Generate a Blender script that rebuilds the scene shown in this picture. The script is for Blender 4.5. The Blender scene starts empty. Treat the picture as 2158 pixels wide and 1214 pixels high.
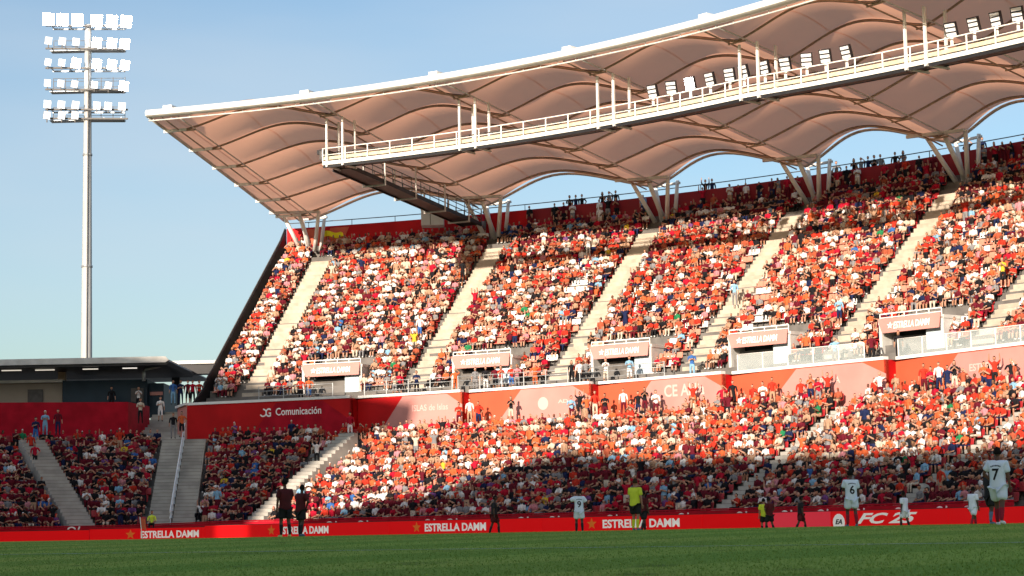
import bpy, bmesh, math, random
import numpy as np
from mathutils import Vector, Matrix, noise
rnd = random.Random(11)
S = bpy.context.scene
COL = S.collection
# ------------------------------------------------------------------ camera
F_PX, CX, CY = 4300.0, 1079.0, 607.0
roll = math.atan(0.0195); th = math.atan((1113 - CY) * math.cos(roll) / F_PX)
fwd = Vector((0, math.cos(th), math.sin(th))); up0 = Vector((0, -math.sin(th), math.cos(th))); r0 = Vector((1, 0, 0))
RV = r0 * math.cos(roll) - up0 * math.sin(roll); UV = r0 * math.sin(roll) + up0 * math.cos(roll)
cam = bpy.data.cameras.new('camera'); camo = bpy.data.objects.new('camera', cam); COL.objects.link(camo)
camo.matrix_world = Matrix((RV, UV, -fwd)).transposed().to_4x4()
cam.sensor_width = 36; cam.lens = 36 * F_PX / 2158; cam.clip_end = 3000; cam.clip_start = .1
cam.dof.use_dof = True; cam.dof.focus_distance = 108; cam.dof.aperture_fstop = 6.3
S.camera = camo
# ------------------------------------------------------------------ light
AZ, EL = math.radians(-24), math.radians(12.9)
SUN = Vector((math.sin(AZ), -math.cos(AZ), math.tan(EL))).normalized()
w = bpy.data.worlds.new('World'); S.world = w; w.use_nodes = True
nt = w.node_tree; bg = nt.nodes['Background']
sky = nt.nodes.new('ShaderNodeTexSky'); sky.sky_type = 'NISHITA'; sky.sun_disc = False
sky.sun_elevation = EL; sky.sun_rotation = math.atan2(SUN.x, SUN.y); sky.air_density = 1.0; sky.dust_density = 1.5; sky.ozone_density = 2.2
tcw = nt.nodes.new('ShaderNodeTexCoord'); mpw = nt.nodes.new('ShaderNodeMapping'); mpw.inputs['Scale'].default_value = (1, 1, 4.5); nw = nt.nodes.new('ShaderNodeTexNoise'); nw.inputs['Scale'].default_value = 3.2; nw.inputs['Detail'].default_value = 4; nw.inputs['Roughness'].default_value = .45
rw = nt.nodes.new('ShaderNodeMapRange'); rw.inputs['From Min'].default_value = .36; rw.inputs['From Max'].default_value = .72; rw.inputs['To Max'].default_value = .48; mw = nt.nodes.new('ShaderNodeMix'); mw.data_type = 'RGBA'; mw.inputs[7].default_value = (3.7, 4.15, 4.6, 1)
nt.links.new(tcw.outputs['Generated'], mpw.inputs[0]); nt.links.new(mpw.outputs[0], nw.inputs[0]); nt.links.new(nw.outputs[0], rw.inputs[0]); nt.links.new(rw.outputs[0], mw.inputs[0]); nt.links.new(sky.outputs[0], mw.inputs[6]); nt.links.new(mw.outputs[2], bg.inputs[0]); bg.inputs[1].default_value = 0.087
sl = bpy.data.lights.new('sun', 'SUN'); sl.energy = 4.3; sl.angle = math.radians(.5); sl.color = (1, .84, .68)
so = bpy.data.objects.new('sun', sl); COL.objects.link(so); so.rotation_euler = SUN.to_track_quat('Z', 'Y').to_euler()
S.view_settings.view_transform = 'Standard'; S.view_settings.look = 'None'; S.view_settings.gamma = 1
S.view_settings.exposure = 1.0
# ------------------------------------------------------------------ materials
def mat(name, c, rough=.7, metal=0, var=0., scale=3., spec=.3, emit=None, es=0, bump=0, trans=0, alpha=1, c2=None):
    m = bpy.data.materials.new(name); m.use_nodes = True; n = m.node_tree; b = n.nodes['Principled BSDF']
    b.inputs['Base Color'].default_value = (*c, 1); b.inputs['Roughness'].default_value = rough
    b.inputs['Metallic'].default_value = metal; b.inputs['Specular IOR Level'].default_value = spec
    if emit: b.inputs['Emission Color'].default_value = (*emit, 1); b.inputs['Emission Strength'].default_value = es
    if var or c2 or bump:
        tc = n.nodes.new('ShaderNodeTexCoord'); no = n.nodes.new('ShaderNodeTexNoise'); no.inputs['Scale'].default_value = scale; no.inputs['Detail'].default_value = 6
        n.links.new(tc.outputs['Object'], no.inputs['Vector'])
        if var or c2:
            mx = n.nodes.new('ShaderNodeMix'); mx.data_type = 'RGBA'
            cr = n.nodes.new('ShaderNodeMapRange'); cr.inputs['From Min'].default_value = .35; cr.inputs['From Max'].default_value = .65
            n.links.new(no.outputs['Fac'], cr.inputs['Value']); n.links.new(cr.outputs[0], mx.inputs['Factor'])
            d = c2 if c2 else tuple(x * (1 - var) for x in c)
            mx.inputs[6].default_value = (*c, 1); mx.inputs[7].default_value = (*d, 1)
            n.links.new(mx.outputs[2], b.inputs['Base Color'])
        if bump:
            bp = n.nodes.new('ShaderNodeBump'); bp.inputs['Strength'].default_value = bump; bp.inputs['Distance'].default_value = .05
            n.links.new(no.outputs['Fac'], bp.inputs['Height']); n.links.new(bp.outputs[0], b.inputs['Normal'])
    if alpha < 1:
        tr = n.nodes.new('ShaderNodeBsdfTransparent'); ms = n.nodes.new('ShaderNodeMixShader'); ms.inputs[0].default_value = alpha
        n.links.new(tr.outputs[0], ms.inputs[1]); n.links.new(b.outputs[0], ms.inputs[2]); n.links.new(ms.outputs[0], n.nodes['Material Output'].inputs[0])
    if trans:
        t = n.nodes.new('ShaderNodeBsdfTranslucent'); t.inputs[0].default_value = (*c, 1); ms = n.nodes.new('ShaderNodeMixShader'); ms.inputs[0].default_value = trans
        n.links.new(b.outputs[0], ms.inputs[1]); n.links.new(t.outputs[0], ms.inputs[2]); n.links.new(ms.outputs[0], n.nodes['Material Output'].inputs[0])
    return m
M = dict(
    red=mat('red_panel', (.52, .009, .011), .6, var=.22, scale=.6, spec=.12),
    redb=mat('red_board', (.36, .004, .006), .4, spec=.12, emit=(1, .003, .006), es=.17),
    redp=mat('red_board_pale', (.5, .02, .04), .35, emit=(1, .05, .08), es=.16),
    redg=mat('red_cloth', (.42, .008, .022), .75, var=.3, scale=1.2, spec=.1),
    orange=mat('orange_sunlit_and_dyed', (.58, .10, .045), .6, var=.15, scale=.5),  # red as the sun tints the balcony wall; also real orange cloth
    pink=mat('pink_panel', (.56, .25, .22), .6, var=.12, scale=.7),
    dred=mat('dark_red_rim_shade_lips', (.28, .008, .012), .6, var=.2, scale=.7),  # deeper red puts roof shade into the rim wall; also lips
    white=mat('white_paint', (.78, .77, .74), .45, var=.08, scale=2),
    offw=mat('weathered_white', (.62, .61, .58), .6, var=.2, scale=1.5),
    cream=mat('cream_panel', (.62, .58, .40), .6, var=.25, scale=2.5),
    conc=mat('concrete', (.43, .41, .37), .85, var=.3, scale=.9, bump=.3),
    concd=mat('concrete_dark', (.17, .16, .15), .9, var=.35, scale=1.1, bump=.3),
    dark=mat('dark_steel', (.018, .018, .021), .5, var=.3, scale=3),
    dgrey=mat('dark_grey_steel', (.085, .08, .078), .5, var=.3, scale=3),
    steel=mat('galvanised', (.40, .42, .43), .4, metal=.4, var=.2, scale=3),
    railb=mat('rail_pale_blue', (.55, .63, .68), .5),
    mastp=mat('mast_paint', (.42, .43, .43), .5, var=.12, scale=.6),
    stairc=mat('stair_concrete', (.50, .43, .345), .85, var=.28, scale=1.4, bump=.3),
    navy=mat('navy_wall', (.014, .035, .055), .6, var=.2, scale=1),
    beige=mat('beige_wall', (.30, .26, .21), .8, var=.12, scale=1),
    bluew=mat('pale_blue_wall', (.50, .60, .66), .7, var=.08, scale=2),
    memb=mat('membrane', (.92, .48, .30), .75, var=.14, scale=.8, trans=.74),
    purl=mat('purlin', (.42, .30, .22), .6, var=.3, scale=2),
    glass=mat('glass', (.65, .74, .74), .1, spec=.5, alpha=.2),
    lamp=mat('lamp_on', (1, 1, 1), .5, emit=(1, .97, .93), es=40),
    lampoff=mat('lamp_face', (.85, .87, .9), .35, emit=(1, .98, .95), es=.35),  # unlit lamp faces given a slight added glow
    lampg=mat('lamp_glass', (.66, .67, .70), .2, spec=.5),
    tube=mat('strip_light', (1, 1, 1), .5, emit=(1, .9, .75), es=.35),
    letter=mat('white_lettering', (.85, .83, .80), .5),
    pletter=mat('pale_lettering', (.68, .42, .38), .6),
    gold=mat('gold_star', (.45, .10, .015), .5, emit=(.7, .16, .01), es=.14), ledw=mat('led_lettering', (.7, .68, .64), .5, emit=(1, .95, .88), es=.12), seam=mat('membrane_seam', (.90, .49, .32), .8, trans=.5),
    black=mat('black_lettering', (.012, .012, .015), .5),
    yellow=mat('yellow_fabric', (.80, .72, .02), .8),
    hivis=mat('hivis', (.55, .75, .06), .7), skinl=mat('skin_light', (.46, .25, .17), .6, var=.1, scale=8),
)
def cm(n, c, v=.2, r=.85): return mat(n, c, r, var=v, scale=9, spec=.15)
CL = {k: cm('cloth_' + k, v) for k, v in dict(red=(.50, .035, .018), crimson=(.42, .008, .03), orange=(.58, .12, .04), maroon=(.12, .008, .018),
    white=(.74, .73, .72), cream=(.58, .50, .40), grey=(.22, .22, .23), black=(.012, .012, .015), navy=(.012, .02, .07), blue=(.04, .13, .38),
    sky=(.22, .42, .60), pink=(.55, .22, .25), yellow=(.62, .44, .04), green=(.02, .20, .08), purple=(.16, .06, .2), rust=(.38, .09, .045), tan=(.42, .26, .17)).items()}
SK = [M['skinl'], mat('skin_tan', (.36, .18, .11), .6), mat('skin_brown', (.13, .06, .035), .6), mat('skin_dark', (.075, .038, .024), .45)]
HR = {'dark': cm('hair_dark', (.010, .008, .007)), 'brown': cm('hair_brown', (.05, .025, .012)), 'fair': cm('hair_fair', (.28, .17, .07)),
      'grey': cm('hair_grey', (.3, .29, .28)), 'white cap': CL['white'], 'red cap': CL['red']}
# grass
def grass_mat():
    m = bpy.data.materials.new('grass'); m.use_nodes = True; n = m.node_tree; L = n.links; b = n.nodes['Principled BSDF']; b.inputs['Roughness'].default_value = .9; b.inputs['Specular IOR Level'].default_value = .0
    tc = n.nodes.new('ShaderNodeTexCoord'); mp = n.nodes.new('ShaderNodeMapping'); mp.inputs['Rotation'].default_value[2] = math.radians(-37.7)
    L.new(tc.outputs['Object'], mp.inputs[0])
    def ns(sc, det, stretch=None):
        t = n.nodes.new('ShaderNodeTexNoise'); t.inputs['Scale'].default_value = sc; t.inputs['Detail'].default_value = det
        if stretch:
            q = n.nodes.new('ShaderNodeMapping'); q.inputs['Scale'].default_value = stretch; L.new(tc.outputs['Object'], q.inputs[0]); L.new(q.outputs[0], t.inputs[0])
        else: L.new(tc.outputs['Object'], t.inputs[0])
        return t
    def ramp(src, a, ca, bb, cb):
        r = n.nodes.new('ShaderNodeValToRGB'); r.color_ramp.elements[0].position = a; r.color_ramp.elements[0].color = (*ca, 1); r.color_ramp.elements[1].position = bb; r.color_ramp.elements[1].color = (*cb, 1); L.new(src, r.inputs[0]); return r.outputs[0]
    fine = ramp(ns(14, 8, (1, .35, 1)).outputs[0], .3, (.18, .28, .06), .7, (.40, .52, .13))
    big = ramp(ns(.16, 4, (1, .5, 1)).outputs[0], .35, (.22, .36, .08), .68, (.34, .37, .10))
    mx = n.nodes.new('ShaderNodeMix'); mx.data_type = 'RGBA'; mx.inputs[0].default_value = .55; L.new(fine, mx.inputs[6]); L.new(big, mx.inputs[7])
    # mown bands running across the pitch
    wv = n.nodes.new('ShaderNodeTexWave'); wv.wave_type = 'BANDS'; wv.bands_direction = 'Y'; wv.inputs['Scale'].default_value = .055; wv.inputs['Distortion'].default_value = .4; L.new(mp.outputs[0], wv.inputs[0])
    bc = ramp(wv.outputs[1], .42, (.80, .86, .78), .58, (1.12, 1.05, 1.0))
    m2 = n.nodes.new('ShaderNodeMix'); m2.data_type = 'RGBA'; m2.blend_type = 'MULTIPLY'; m2.inputs[0].default_value = 1; L.new(mx.outputs[2], m2.inputs[6]); L.new(bc, m2.inputs[7])
    # worn patches
    wp = ramp(ns(.9, 5, (1, .6, 1)).outputs[0], .62, (0, 0, 0), .74, (1, 1, 1))
    m3 = n.nodes.new('ShaderNodeMix'); m3.data_type = 'RGBA'; L.new(wp, m3.inputs[0]); L.new(m2.outputs[2], m3.inputs[6]); m3.inputs[7].default_value = (.13, .17, .05, 1)
    L.new(m3.outputs[2], b.inputs['Base Color'])
    return m
M['grass'] = grass_mat(); M['asph'] = mat('paving', (.22, .20, .18), .9, var=.2, scale=.05)
# ------------------------------------------------------------------ helpers
class MB:
    def __init__(s): s.v = []; s.f = []; s.mi = []; s.mats = []; s.sm = []
    def m(s, m):
        if m not in s.mats: s.mats.append(m)
        return s.mats.index(m)
    def add(s, vs, fs, m, smooth=False):
        o = len(s.v); s.v += [tuple(v) for v in vs]; i = s.m(m)
        for f in fs: s.f.append(tuple(o + k for k in f)); s.mi.append(i); s.sm.append(smooth)
    def box(s, c, ax, ay, az, m):      # centre and three half-axis vectors
        c, ax, ay, az = map(Vector, (c, ax, ay, az))
        vs = [c + ax * i + ay * j + az * k for k in (-1, 1) for j in (-1, 1) for i in (-1, 1)]
        s.add(vs, [(0, 2, 3, 1), (4, 5, 7, 6), (0, 1, 5, 4), (2, 6, 7, 3), (0, 4, 6, 2), (1, 3, 7, 5)], m)
    def bar(s, a, b, wd, ht, m, up=(0, 0, 1)):
        a, b = Vector(a), Vector(b); d = (b - a); L = d.length; d.normalize(); up = Vector(up)
        if abs(d.dot(up)) > .98: up = Vector((1, 0, 0))
        x = d.cross(up).normalized(); y = x.cross(d)
        s.box((a + b) / 2, x * wd / 2, d * L / 2, y * ht / 2, m)
    def tube(s, pts, r, m, n=8, r2=None):
        pts = [Vector(p) for p in pts]; vs = []; fs = []
        for i, p in enumerate(pts):
            d = (pts[min(i + 1, len(pts) - 1)] - pts[max(i - 1, 0)]).normalized()
            u = Vector((0, 0, 1)) if abs(d.z) < .95 else Vector((1, 0, 0))
            x = d.cross(u).normalized(); y = x.cross(d); rr = r if r2 is None else r + (r2 - r) * i / (len(pts) - 1)
            for k in range(n): a = 2 * math.pi * k / n; vs.append(p + x * math.cos(a) * rr + y * math.sin(a) * rr)
        for i in range(len(pts) - 1):
            for k in range(n): k2 = (k + 1) % n; fs.append((i * n + k, i * n + k2, (i + 1) * n + k2, (i + 1) * n + k))
        fs.append(tuple(range(n))[::-1]); fs.append(tuple((len(pts) - 1) * n + k for k in range(n)))
        s.add(vs, fs, m, True)
    def grid(s, P, m, smooth=True):    # P[i][j]
        a, b = len(P), len(P[0]); s.add([p for r in P for p in r], [(i * b + j, i * b + j + 1, (i + 1) * b + j + 1, (i + 1) * b + j) for i in range(a - 1) for j in range(b - 1)], m, smooth)
    def poly(s, pts, m): s.add(pts, [tuple(range(len(pts)))], m)
    def prism(s, pts, d, m):
        n = len(pts); d = Vector(d); q = [Vector(p) for p in pts]
        s.add(q + [p + d for p in q], [tuple(range(n))[::-1], tuple(range(n, 2 * n))] + [(i, (i + 1) % n, n + (i + 1) % n, n + i) for i in range(n)], m)
    def mesh(s, name):
        me = bpy.data.meshes.new(name); me.from_pydata(s.v, [], s.f)
        for m in s.mats: me.materials.append(m)
        me.polygons.foreach_set('material_index', s.mi); me.polygons.foreach_set('use_smooth', s.sm); me.update(); return me
    def build(s, name, parent=None): return link(name, s.mesh(name), parent)
def link(name, data, parent=None):
    o = bpy.data.objects.new(name, data); COL.objects.link(o)
    if parent: o.parent = parent; o.matrix_parent_inverse = parent.matrix_basis.inverted() if data and not isinstance(data, str) else Matrix()
    return o
def tag(o, label, cat, group=None, kind=None):
    if label: o['label'] = label
    if cat: o['category'] = cat
    if group: o['group'] = group
    if kind: o['kind'] = kind
    return o
def thing(name, label, cat, loc=(0, 0, 0), group=None):
    o = bpy.data.objects.new(name, None); COL.objects.link(o); o.location = loc; o.empty_display_size = .2
    bpy.context.view_layer.update() if False else None
    o.matrix_basis = Matrix.Translation(loc)
    return tag(o, label, cat, group)
def fixn(o):
    bm = bmesh.new(); bm.from_mesh(o.data); bmesh.ops.recalc_face_normals(bm, faces=bm.faces); bm.to_mesh(o.data); bm.free()
# stadium coordinates: upper bowl round C1, lower corner round C2, boards along T
C1 = Vector((-46.56, 58.88)); RB = 87.64; A0 = 23.0
C2 = C1 + Vector((math.sin(math.radians(A0)), math.cos(math.radians(A0)))) * (RB - 25)
def up(a, r, z): a = math.radians(a); return Vector((C1.x + r * math.sin(a), C1.y + r * math.cos(a), z))
def lo(a, o, z):
    A = math.radians(a)
    if a > A0: return Vector((C1.x + (RB - o) * math.sin(A), C1.y + (RB - o) * math.cos(A), z))
    return Vector((C2.x + (25 - o) * math.sin(A), C2.y + (25 - o) * math.cos(A), z))
def rad(a): a = math.radians(a); return Vector((math.sin(a), math.cos(a), 0))
def tang(a): a = math.radians(a); return Vector((math.cos(a), -math.sin(a), 0))
def ray(x, y): d = fwd * F_PX + RV * (x - CX) - UV * (y - CY); return d / d.y
def px(P): d = P.dot(fwd); return CX + F_PX * P.dot(RV) / d, CY - F_PX * P.dot(UV) / d
def cyl(x, y, r):                     # where the sight line meets the vertical drum of radius r about C1
    d = ray(x, y); a = d.x ** 2 + d.y ** 2; b = -2 * (d.x * C1.x + d.y * C1.y); c = C1.length_squared - r * r
    return d * ((-b + math.sqrt(b * b - 4 * a * c)) / (2 * a))
def pol(P): return math.degrees(math.atan2(P.x - C1.x, P.y - C1.y))
BA = Vector((23, 92)); BT = Vector((.79159, -.61105)); BN = Vector((.61105, .79159))     # boards: origin, rightward, outward
def brd(u, s, z): return Vector((BA.x + BT.x * u + BN.x * s, BA.y + BT.y * u + BN.y * s, z))
def bu(x):                            # position along the boards seen at photo column x
    d = ray(x, 1095); k = BA.dot(BN) / (d.x * BN.x + d.y * BN.y); return (Vector((d.x * k, d.y * k)) - BA).dot(BT)
def gz(s): return -.5 + .36 * max(0, 1 - ((s + 38) / 36) ** 2)
def gxy(x, y): return gz((Vector((x, y)) - BA).dot(BN))
# text -> mesh on a plane
def text_into(mb, s, P, R, U, width, height, m, bold=.02, shear=0, depth=.012, align='C'):
    cu = bpy.data.curves.new('t', 'FONT'); cu.body = s; cu.offset = bold; cu.shear = shear; cu.resolution_u = 3; cu.extrude = .03
    ob = bpy.data.objects.new('t', cu); COL.objects.link(ob); dg = bpy.context.evaluated_depsgraph_get(); me = bpy.data.meshes.new_from_object(ob.evaluated_get(dg))
    vs = [v.co.copy() for v in me.vertices]; fs = [tuple(p.vertices) for p in me.polygons]
    x0 = min(v.x for v in vs); x1 = max(v.x for v in vs); y0 = min(v.y for v in vs); y1 = max(v.y for v in vs)
    N = R.cross(U)
    out = []
    for v in vs:
        out.append(P + R * ((v.x - x0) / (x1 - x0) - (.5 if align == 'C' else 0)) * width + U * (v.y - y0) / (y1 - y0) * height + N * (depth if v.z > 0 else .002))
    mb.add(out, fs, m); bpy.data.objects.remove(ob); bpy.data.curves.remove(cu); bpy.data.meshes.remove(me)
def star_into(mb, P, R, U, r, m, n=5, depth=.012):
    N = R.cross(U); pts = []
    for k in range(2 * n):
        a = math.pi / 2 + math.pi * k / n; q = r if k % 2 == 0 else r * .42
        pts.append(P + R * math.cos(a) * q + U * math.sin(a) * q + N * depth)
    mb.add([P + N * depth] + pts, [(0, 1 + k, 1 + (k + 1) % (2 * n)) for k in range(2 * n)], m)
def ring_into(mb, P, R, U, r1, r2, a0, a1, m, depth=.012, sx=1):
    N = R.cross(U); k = 14; vs = []
    for i in range(k + 1):
        a = math.radians(a0 + (a1 - a0) * i / k)
        for q in (r1, r2): vs.append(P + R * math.cos(a) * q * sx + U * math.sin(a) * q + N * depth)
    mb.add(vs, [(2 * i, 2 * i + 1, 2 * i + 3, 2 * i + 2) for i in range(k)], m)
def disc_into(mb, P, R, U, r, m, depth=.012): ring_into(mb, P, R, U, 0, r, 0, 360, m, depth)
ZUP = Vector((0, 0, 1))
# ------------------------------------------------------------------ ground, pitch, markings
mb = MB(); mb.grid([[Vector((x, y, -.62)) for x in (-2600, -300, 300, 2600)] for y in (-2600, -300, 300, 2600)], M['asph']); tag(mb.build('ground'), None, None, kind='structure')
mb = MB(); ss = [-96, -86, -76] + [-76 + 2 * i for i in range(1, 39)] + [3, 8]; uu = [-140, -120, -60, 0, 60, 110]
mb.grid([[brd(u, s, gz(s)) for u in uu] for s in ss], M['grass']); tag(mb.build('pitch'), None, None, kind='structure')
mb = MB()
def line(u0, s0, u1, s1, wd):
    n = 40; d = Vector((u1 - u0, s1 - s0)).normalized(); q = Vector((-d.y, d.x)) * wd / 2; P = []
    for i in range(n + 1):
        u = u0 + (u1 - u0) * i / n; s = s0 + (s1 - s0) * i / n; P.append([brd(u - q.x, s - q.y, gz(s - q.y) + .006), brd(u + q.x, s + q.y, gz(s + q.y) + .006)])
    mb.grid(P, M['line'])
M['line'] = mat('line_paint', (.42, .50, .40), .9, c2=(.20, .30, .15), scale=1.4)
line(-90, -62.5, 40, -62.5, .17); line(-90, -4.5, 60, -4.5, .12); line(-70, -62.5, -70, -4.5, .12); line(-53.5, -54, -53.5, -13, .12); line(-70, -54, -53.5, -54, .12); line(-70, -13, -53.5, -13, .12); line(-14, -62.5, -14, -4.5, .12)
tag(mb.build('pitch_markings'), None, None, kind='structure')
# ------------------------------------------------------------------ slabs standing in for the unseen main stand, outlined to cast the shade edges
ms = thing('main_stand_blocker', 'unseen pale slabs standing in for the main stand, shaped to cast its shade', 'stand', brd(-20, -100, -.5))
def prof(name, pts, m):
    b = MB(); b.prism([brd(-u, -100, z) for u, z in pts], Vector((-BN.x, -BN.y, 0)) * 3, m); o = b.build(name, ms); fixn(o); return o
prof('stand_shade_slab', [(-50, -.5), (24.3, -.5), (24.3, 25.4), (20.1, 26.8), (16.4, 27.6), (13, 29.0), (11.4, 29.9), (7.3, 31.2), (1.4, 30.1), (-3.7, 29.9), (-13.4, 29), (-23.5, 27.9), (-50, 27.6)], M['offw'])  # outline follows the wanted shade edge; pale to bounce light back
prof('corner_shade_slab', [(27.8, -.5), (100, -.5), (100, 39.5), (41, 39.3), (36, 38.0), (33, 37.6), (22.4, 36.2), (22.6, 34.8), (25.1, 32.5), (27.6, 28.8)], M['offw'])  # added slab, its leaning edge shaped to shade the left blocks
# ------------------------------------------------------------------ LED boards
BPOLY = [Vector(q) for q in ((-40, 112), (-32, 121.6), (-26, 125), (-18.9, 124.4), (15, 98.2), (19.3, 91.8), (22.5, 85), (27, 75))]
def bpt(x):                           # board line under photo column x
    d = ray(x, 1095).xy
    for p, q in zip(BPOLY, BPOLY[1:]):
        e = q - p; den = d.x * e.y - d.y * e.x; k = (p.x * e.y - p.y * e.x) / den; t = ((d * k - p).dot(e)) / e.length_squared
        if -1e-4 <= t <= 1.0001 and k > 0: return d * k
    raise ValueError(x)
def ztop(x): return .38 if x < 200 else .42 if x < 430 else .5
def col(q): return CX + F_PX * Vector((q.x, q.y, 0)).dot(RV) / Vector((q.x, q.y, 0)).dot(fwd)
cuts = [-70, col(BPOLY[2]), col(BPOLY[3]), 820, 1140, 1480, 1604, col(BPOLY[4]), col(BPOLY[5]), 2230]
BL = ['blank red advertising board at the far left', 'red advertising board with star and white lettering below the grey double stair', 'red advertising board with lettering behind the two dark players',
      'red advertising board with gold star left of the walking dark player', 'red advertising board with white lettering behind the yellow shirted referee', 'blank red advertising board right of the referee',
      'paler red advertising board behind the small yellow shirted official', 'red advertising board with round emblem and slanted letters', 'blank red advertising board behind the small white player at right']
TXT = {1: (297, 419, 275), 2: (590, 692, 572), 3: (895, 1024, 878), 4: (1270, 1432, 1247)}
for i in range(len(cuts) - 1):
    A, B = bpt(cuts[i] + .02), bpt(cuts[i + 1] - .02); R3 = (B - A).normalized(); A, B = A + R3 * .012, B - R3 * .012; zt = ztop((cuts[i] + cuts[i + 1]) / 2)
    R3 = Vector((R3.x, R3.y, 0)); N = R3.cross(ZUP); N = N if N.y < 0 else -N; c3 = (A + B) / 2
    h = thing('advertising_board', BL[i], 'board', (c3.x, c3.y, -.55), 'red advertising boards along the touchline'); L = (B - A).length
    V3 = lambda q, z: Vector((q.x, q.y, z))
    b = MB(); b.prism([V3(A, -.5), V3(B, -.5), V3(B, zt), V3(A, zt)], -N * .12, M['redp'] if i == 6 else M['redb']); fixn(b.build('screen_panel', h))
    b = MB(); b.bar(V3(A, zt + .015) - N * .06, V3(B, zt + .015) - N * .06, .14, .03, M['dark']); b.build('top_rail', h)
    if i in TXT:
        a, c, st = (bpt(min(max(q, cuts[i] + 1), cuts[i + 1] - 1)) for q in TXT[i]); t = MB()
        text_into(t, 'ESTRELLA DAMM', V3((a + c) / 2, zt - .60), R3, ZUP, (c - a).length, .44, M['ledw'], bold=.03); t.build('lettering', h)
        t = MB(); star_into(t, V3(st, zt - .36), R3, ZUP, .32, M['gold']); t.build('star', h)
    if i == 7:
        a = bpt(1768); t = MB(); disc_into(t, V3(a, -.04), R3, ZUP, .42, M['ledw']); t.build('emblem', h)
        t = MB(); text_into(t, 'EA', V3(a, -.12) + N * .014, R3, ZUP, .46, .24, M['black'], bold=.03, shear=.3); t.build('emblem_letters', h)
        t = MB(); a, c = bpt(1806), bpt(1934); text_into(t, 'FC 25', V3((a + c) / 2, -.12), R3, ZUP, (c - a).length, .50, M['ledw'], bold=.03, shear=.45); t.build('lettering', h)
# ------------------------------------------------------------------ lower stand
ROWS = 14
def sta(a0, a1):
    out = []; a = a0
    while a < a1 - 1e-6: out.append(a); a += 3 if a < A0 else 1.5
    return out + [a1]
LA = sta(-61, A0) + sta(A0 + .001, 66)[0:]
def lrow(r): return 12.5 - .85 * r, .33 + .47 * r       # front edge offset, floor height
lower = thing('lower_stand', 'lower terrace of concrete steps packed with red seats and spectators', 'stand', lo(30, 12.5, 0))
b = MB(); P = []
for a in LA:
    q = [lo(a, 12.5, -.3)]
    for r in range(ROWS): o, z = lrow(r); q += [lo(a, o, z), lo(a, o - .85, z)]
    q += [lo(a, .6, 6.45), lo(a, -.3, 6.45)]; P.append(q)
b.grid(P, M['concd'], False); fixn(b.build('terrace', lower))  # dark concrete puts shade into the gaps between rows
b = MB()
for i in range(len(LA) - 1):
    a, c = LA[i], LA[i + 1]; zz = [.58 + .14 * min(1, max(0, (t + 10) / 30)) for t in (a, c)]
    b.prism([lo(a, 13.1, -.6), lo(c, 13.1, -.6), lo(c, 13.1, zz[1]), lo(a, 13.1, zz[0])], rad((a + c) / 2) * .12, M['redg'])
b.build('front_wall', lower)
b = MB(); b.tube([lo(a, 13.0, .63 + .14 * min(1, max(0, (a + 10) / 30))) for a in LA], .04, M['redg']); b.build('top_roll', lower)
# fragments of white lettering on the front wall cloth
for x in (150, 700, 760, 905, 950, 1105, 1170, 1290, 1440, 1560, 1660, 1735, 1815, 1900, 1985, 2075, 2130):
    best = min((abs(px(lo(a, 13.1, .5))[0] - x), a) for a in [k * .25 for k in range(-200, 256)])[1]
    b = MB(); R3, Pq = tang(best), lo(best, 13.22, .42); ring_into(b, Pq, R3, ZUP, .12, .2, 10, 170, M['letter'], .02, 1.4)
    b.bar(Pq + R3 * .42 - rad(best) * .02 - ZUP * .02, Pq + R3 * .5 + ZUP * .2 - rad(best) * .02, .02, .09, M['letter']); b.build('lettering', lower)
# stairs of the lower stand : (start xy, end xy, width)
STL = [(Vector((-22.45, 128.6)), Vector((-23.35, 139.6)), 1.42), (Vector((-20.9, 128.6)), Vector((-21.8, 139.6)), 1.42), (Vector((-26.9, 127.7)), Vector((-32.2, 136.0)), 1.7), (Vector((-16.7, 127.4)), Vector((-10.9, 135.2)), 1.35)]
for a in (49.3, 59.2): STL.append((lo(a, 12.6, 0).xy, lo(a, 1.4, 0).xy, 1.15))
SLAB = ['left half of the grey double stair beside the sloping handrail', 'right half of the grey double stair beside the sloping handrail', 'grey stair leaning left between the two dark shaded blocks',
        'grey stair leaning right beside the shade line of the lower terrace', 'narrow concrete stair in the lower terrace left of the number six player', 'narrow concrete stair in the lower terrace above the small white player']
for (p, q, wd), lab in zip(STL, SLAB):
    b = MB(); n = 26; d = (q - p); L = d.length; d.normalize(); x = Vector((-d.y, d.x, 0)) * wd / 2; zt = 6.42
    for i in range(n):
        s0, z = L * i / n, .34 + (zt - .34) * (i + 1) / n
        c = p + d * (s0 + L / n / 2); b.box((c.x, c.y, z / 2 - .1 + .012), x, Vector((d.x, d.y, 0)) * L / n / 2, (0, 0, z / 2 + .1), M['conc'])
        e = p + d * (s0 + .03); b.box((e.x, e.y, z + .016), x * .98, Vector((d.x, d.y, 0)) * .03, (0, 0, .01), M['concd'])
    tag(b.build('stair'), lab, 'stair', 'grey stairs of the lower terrace')
p, q = Vector((-21.67, 128.4)), Vector((-22.6, 140.0)); h = thing('handrail', 'long pale blue-grey handrail sloping up between the halves of the double stair', 'handrail', (p.x, p.y, .3))
b = MB()
for e, k in ((.95, 0), (.55, 0)): b.bar((p.x, p.y, .45 + e), (q.x, q.y, 6.7 + e), .07, .12 if e > .9 else .07, M['railb'])
b.build('rail', h)
for i in range(14): t = (i + .5) / 14; c = p.lerp(q, t); z = .4 + 6.2 * t; b = MB(); b.bar((c.x, c.y, z), (c.x, c.y, z + 1.05), .07, .07, M['railb'], up=(0, 1, 0)); b.build('post', h)
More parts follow.
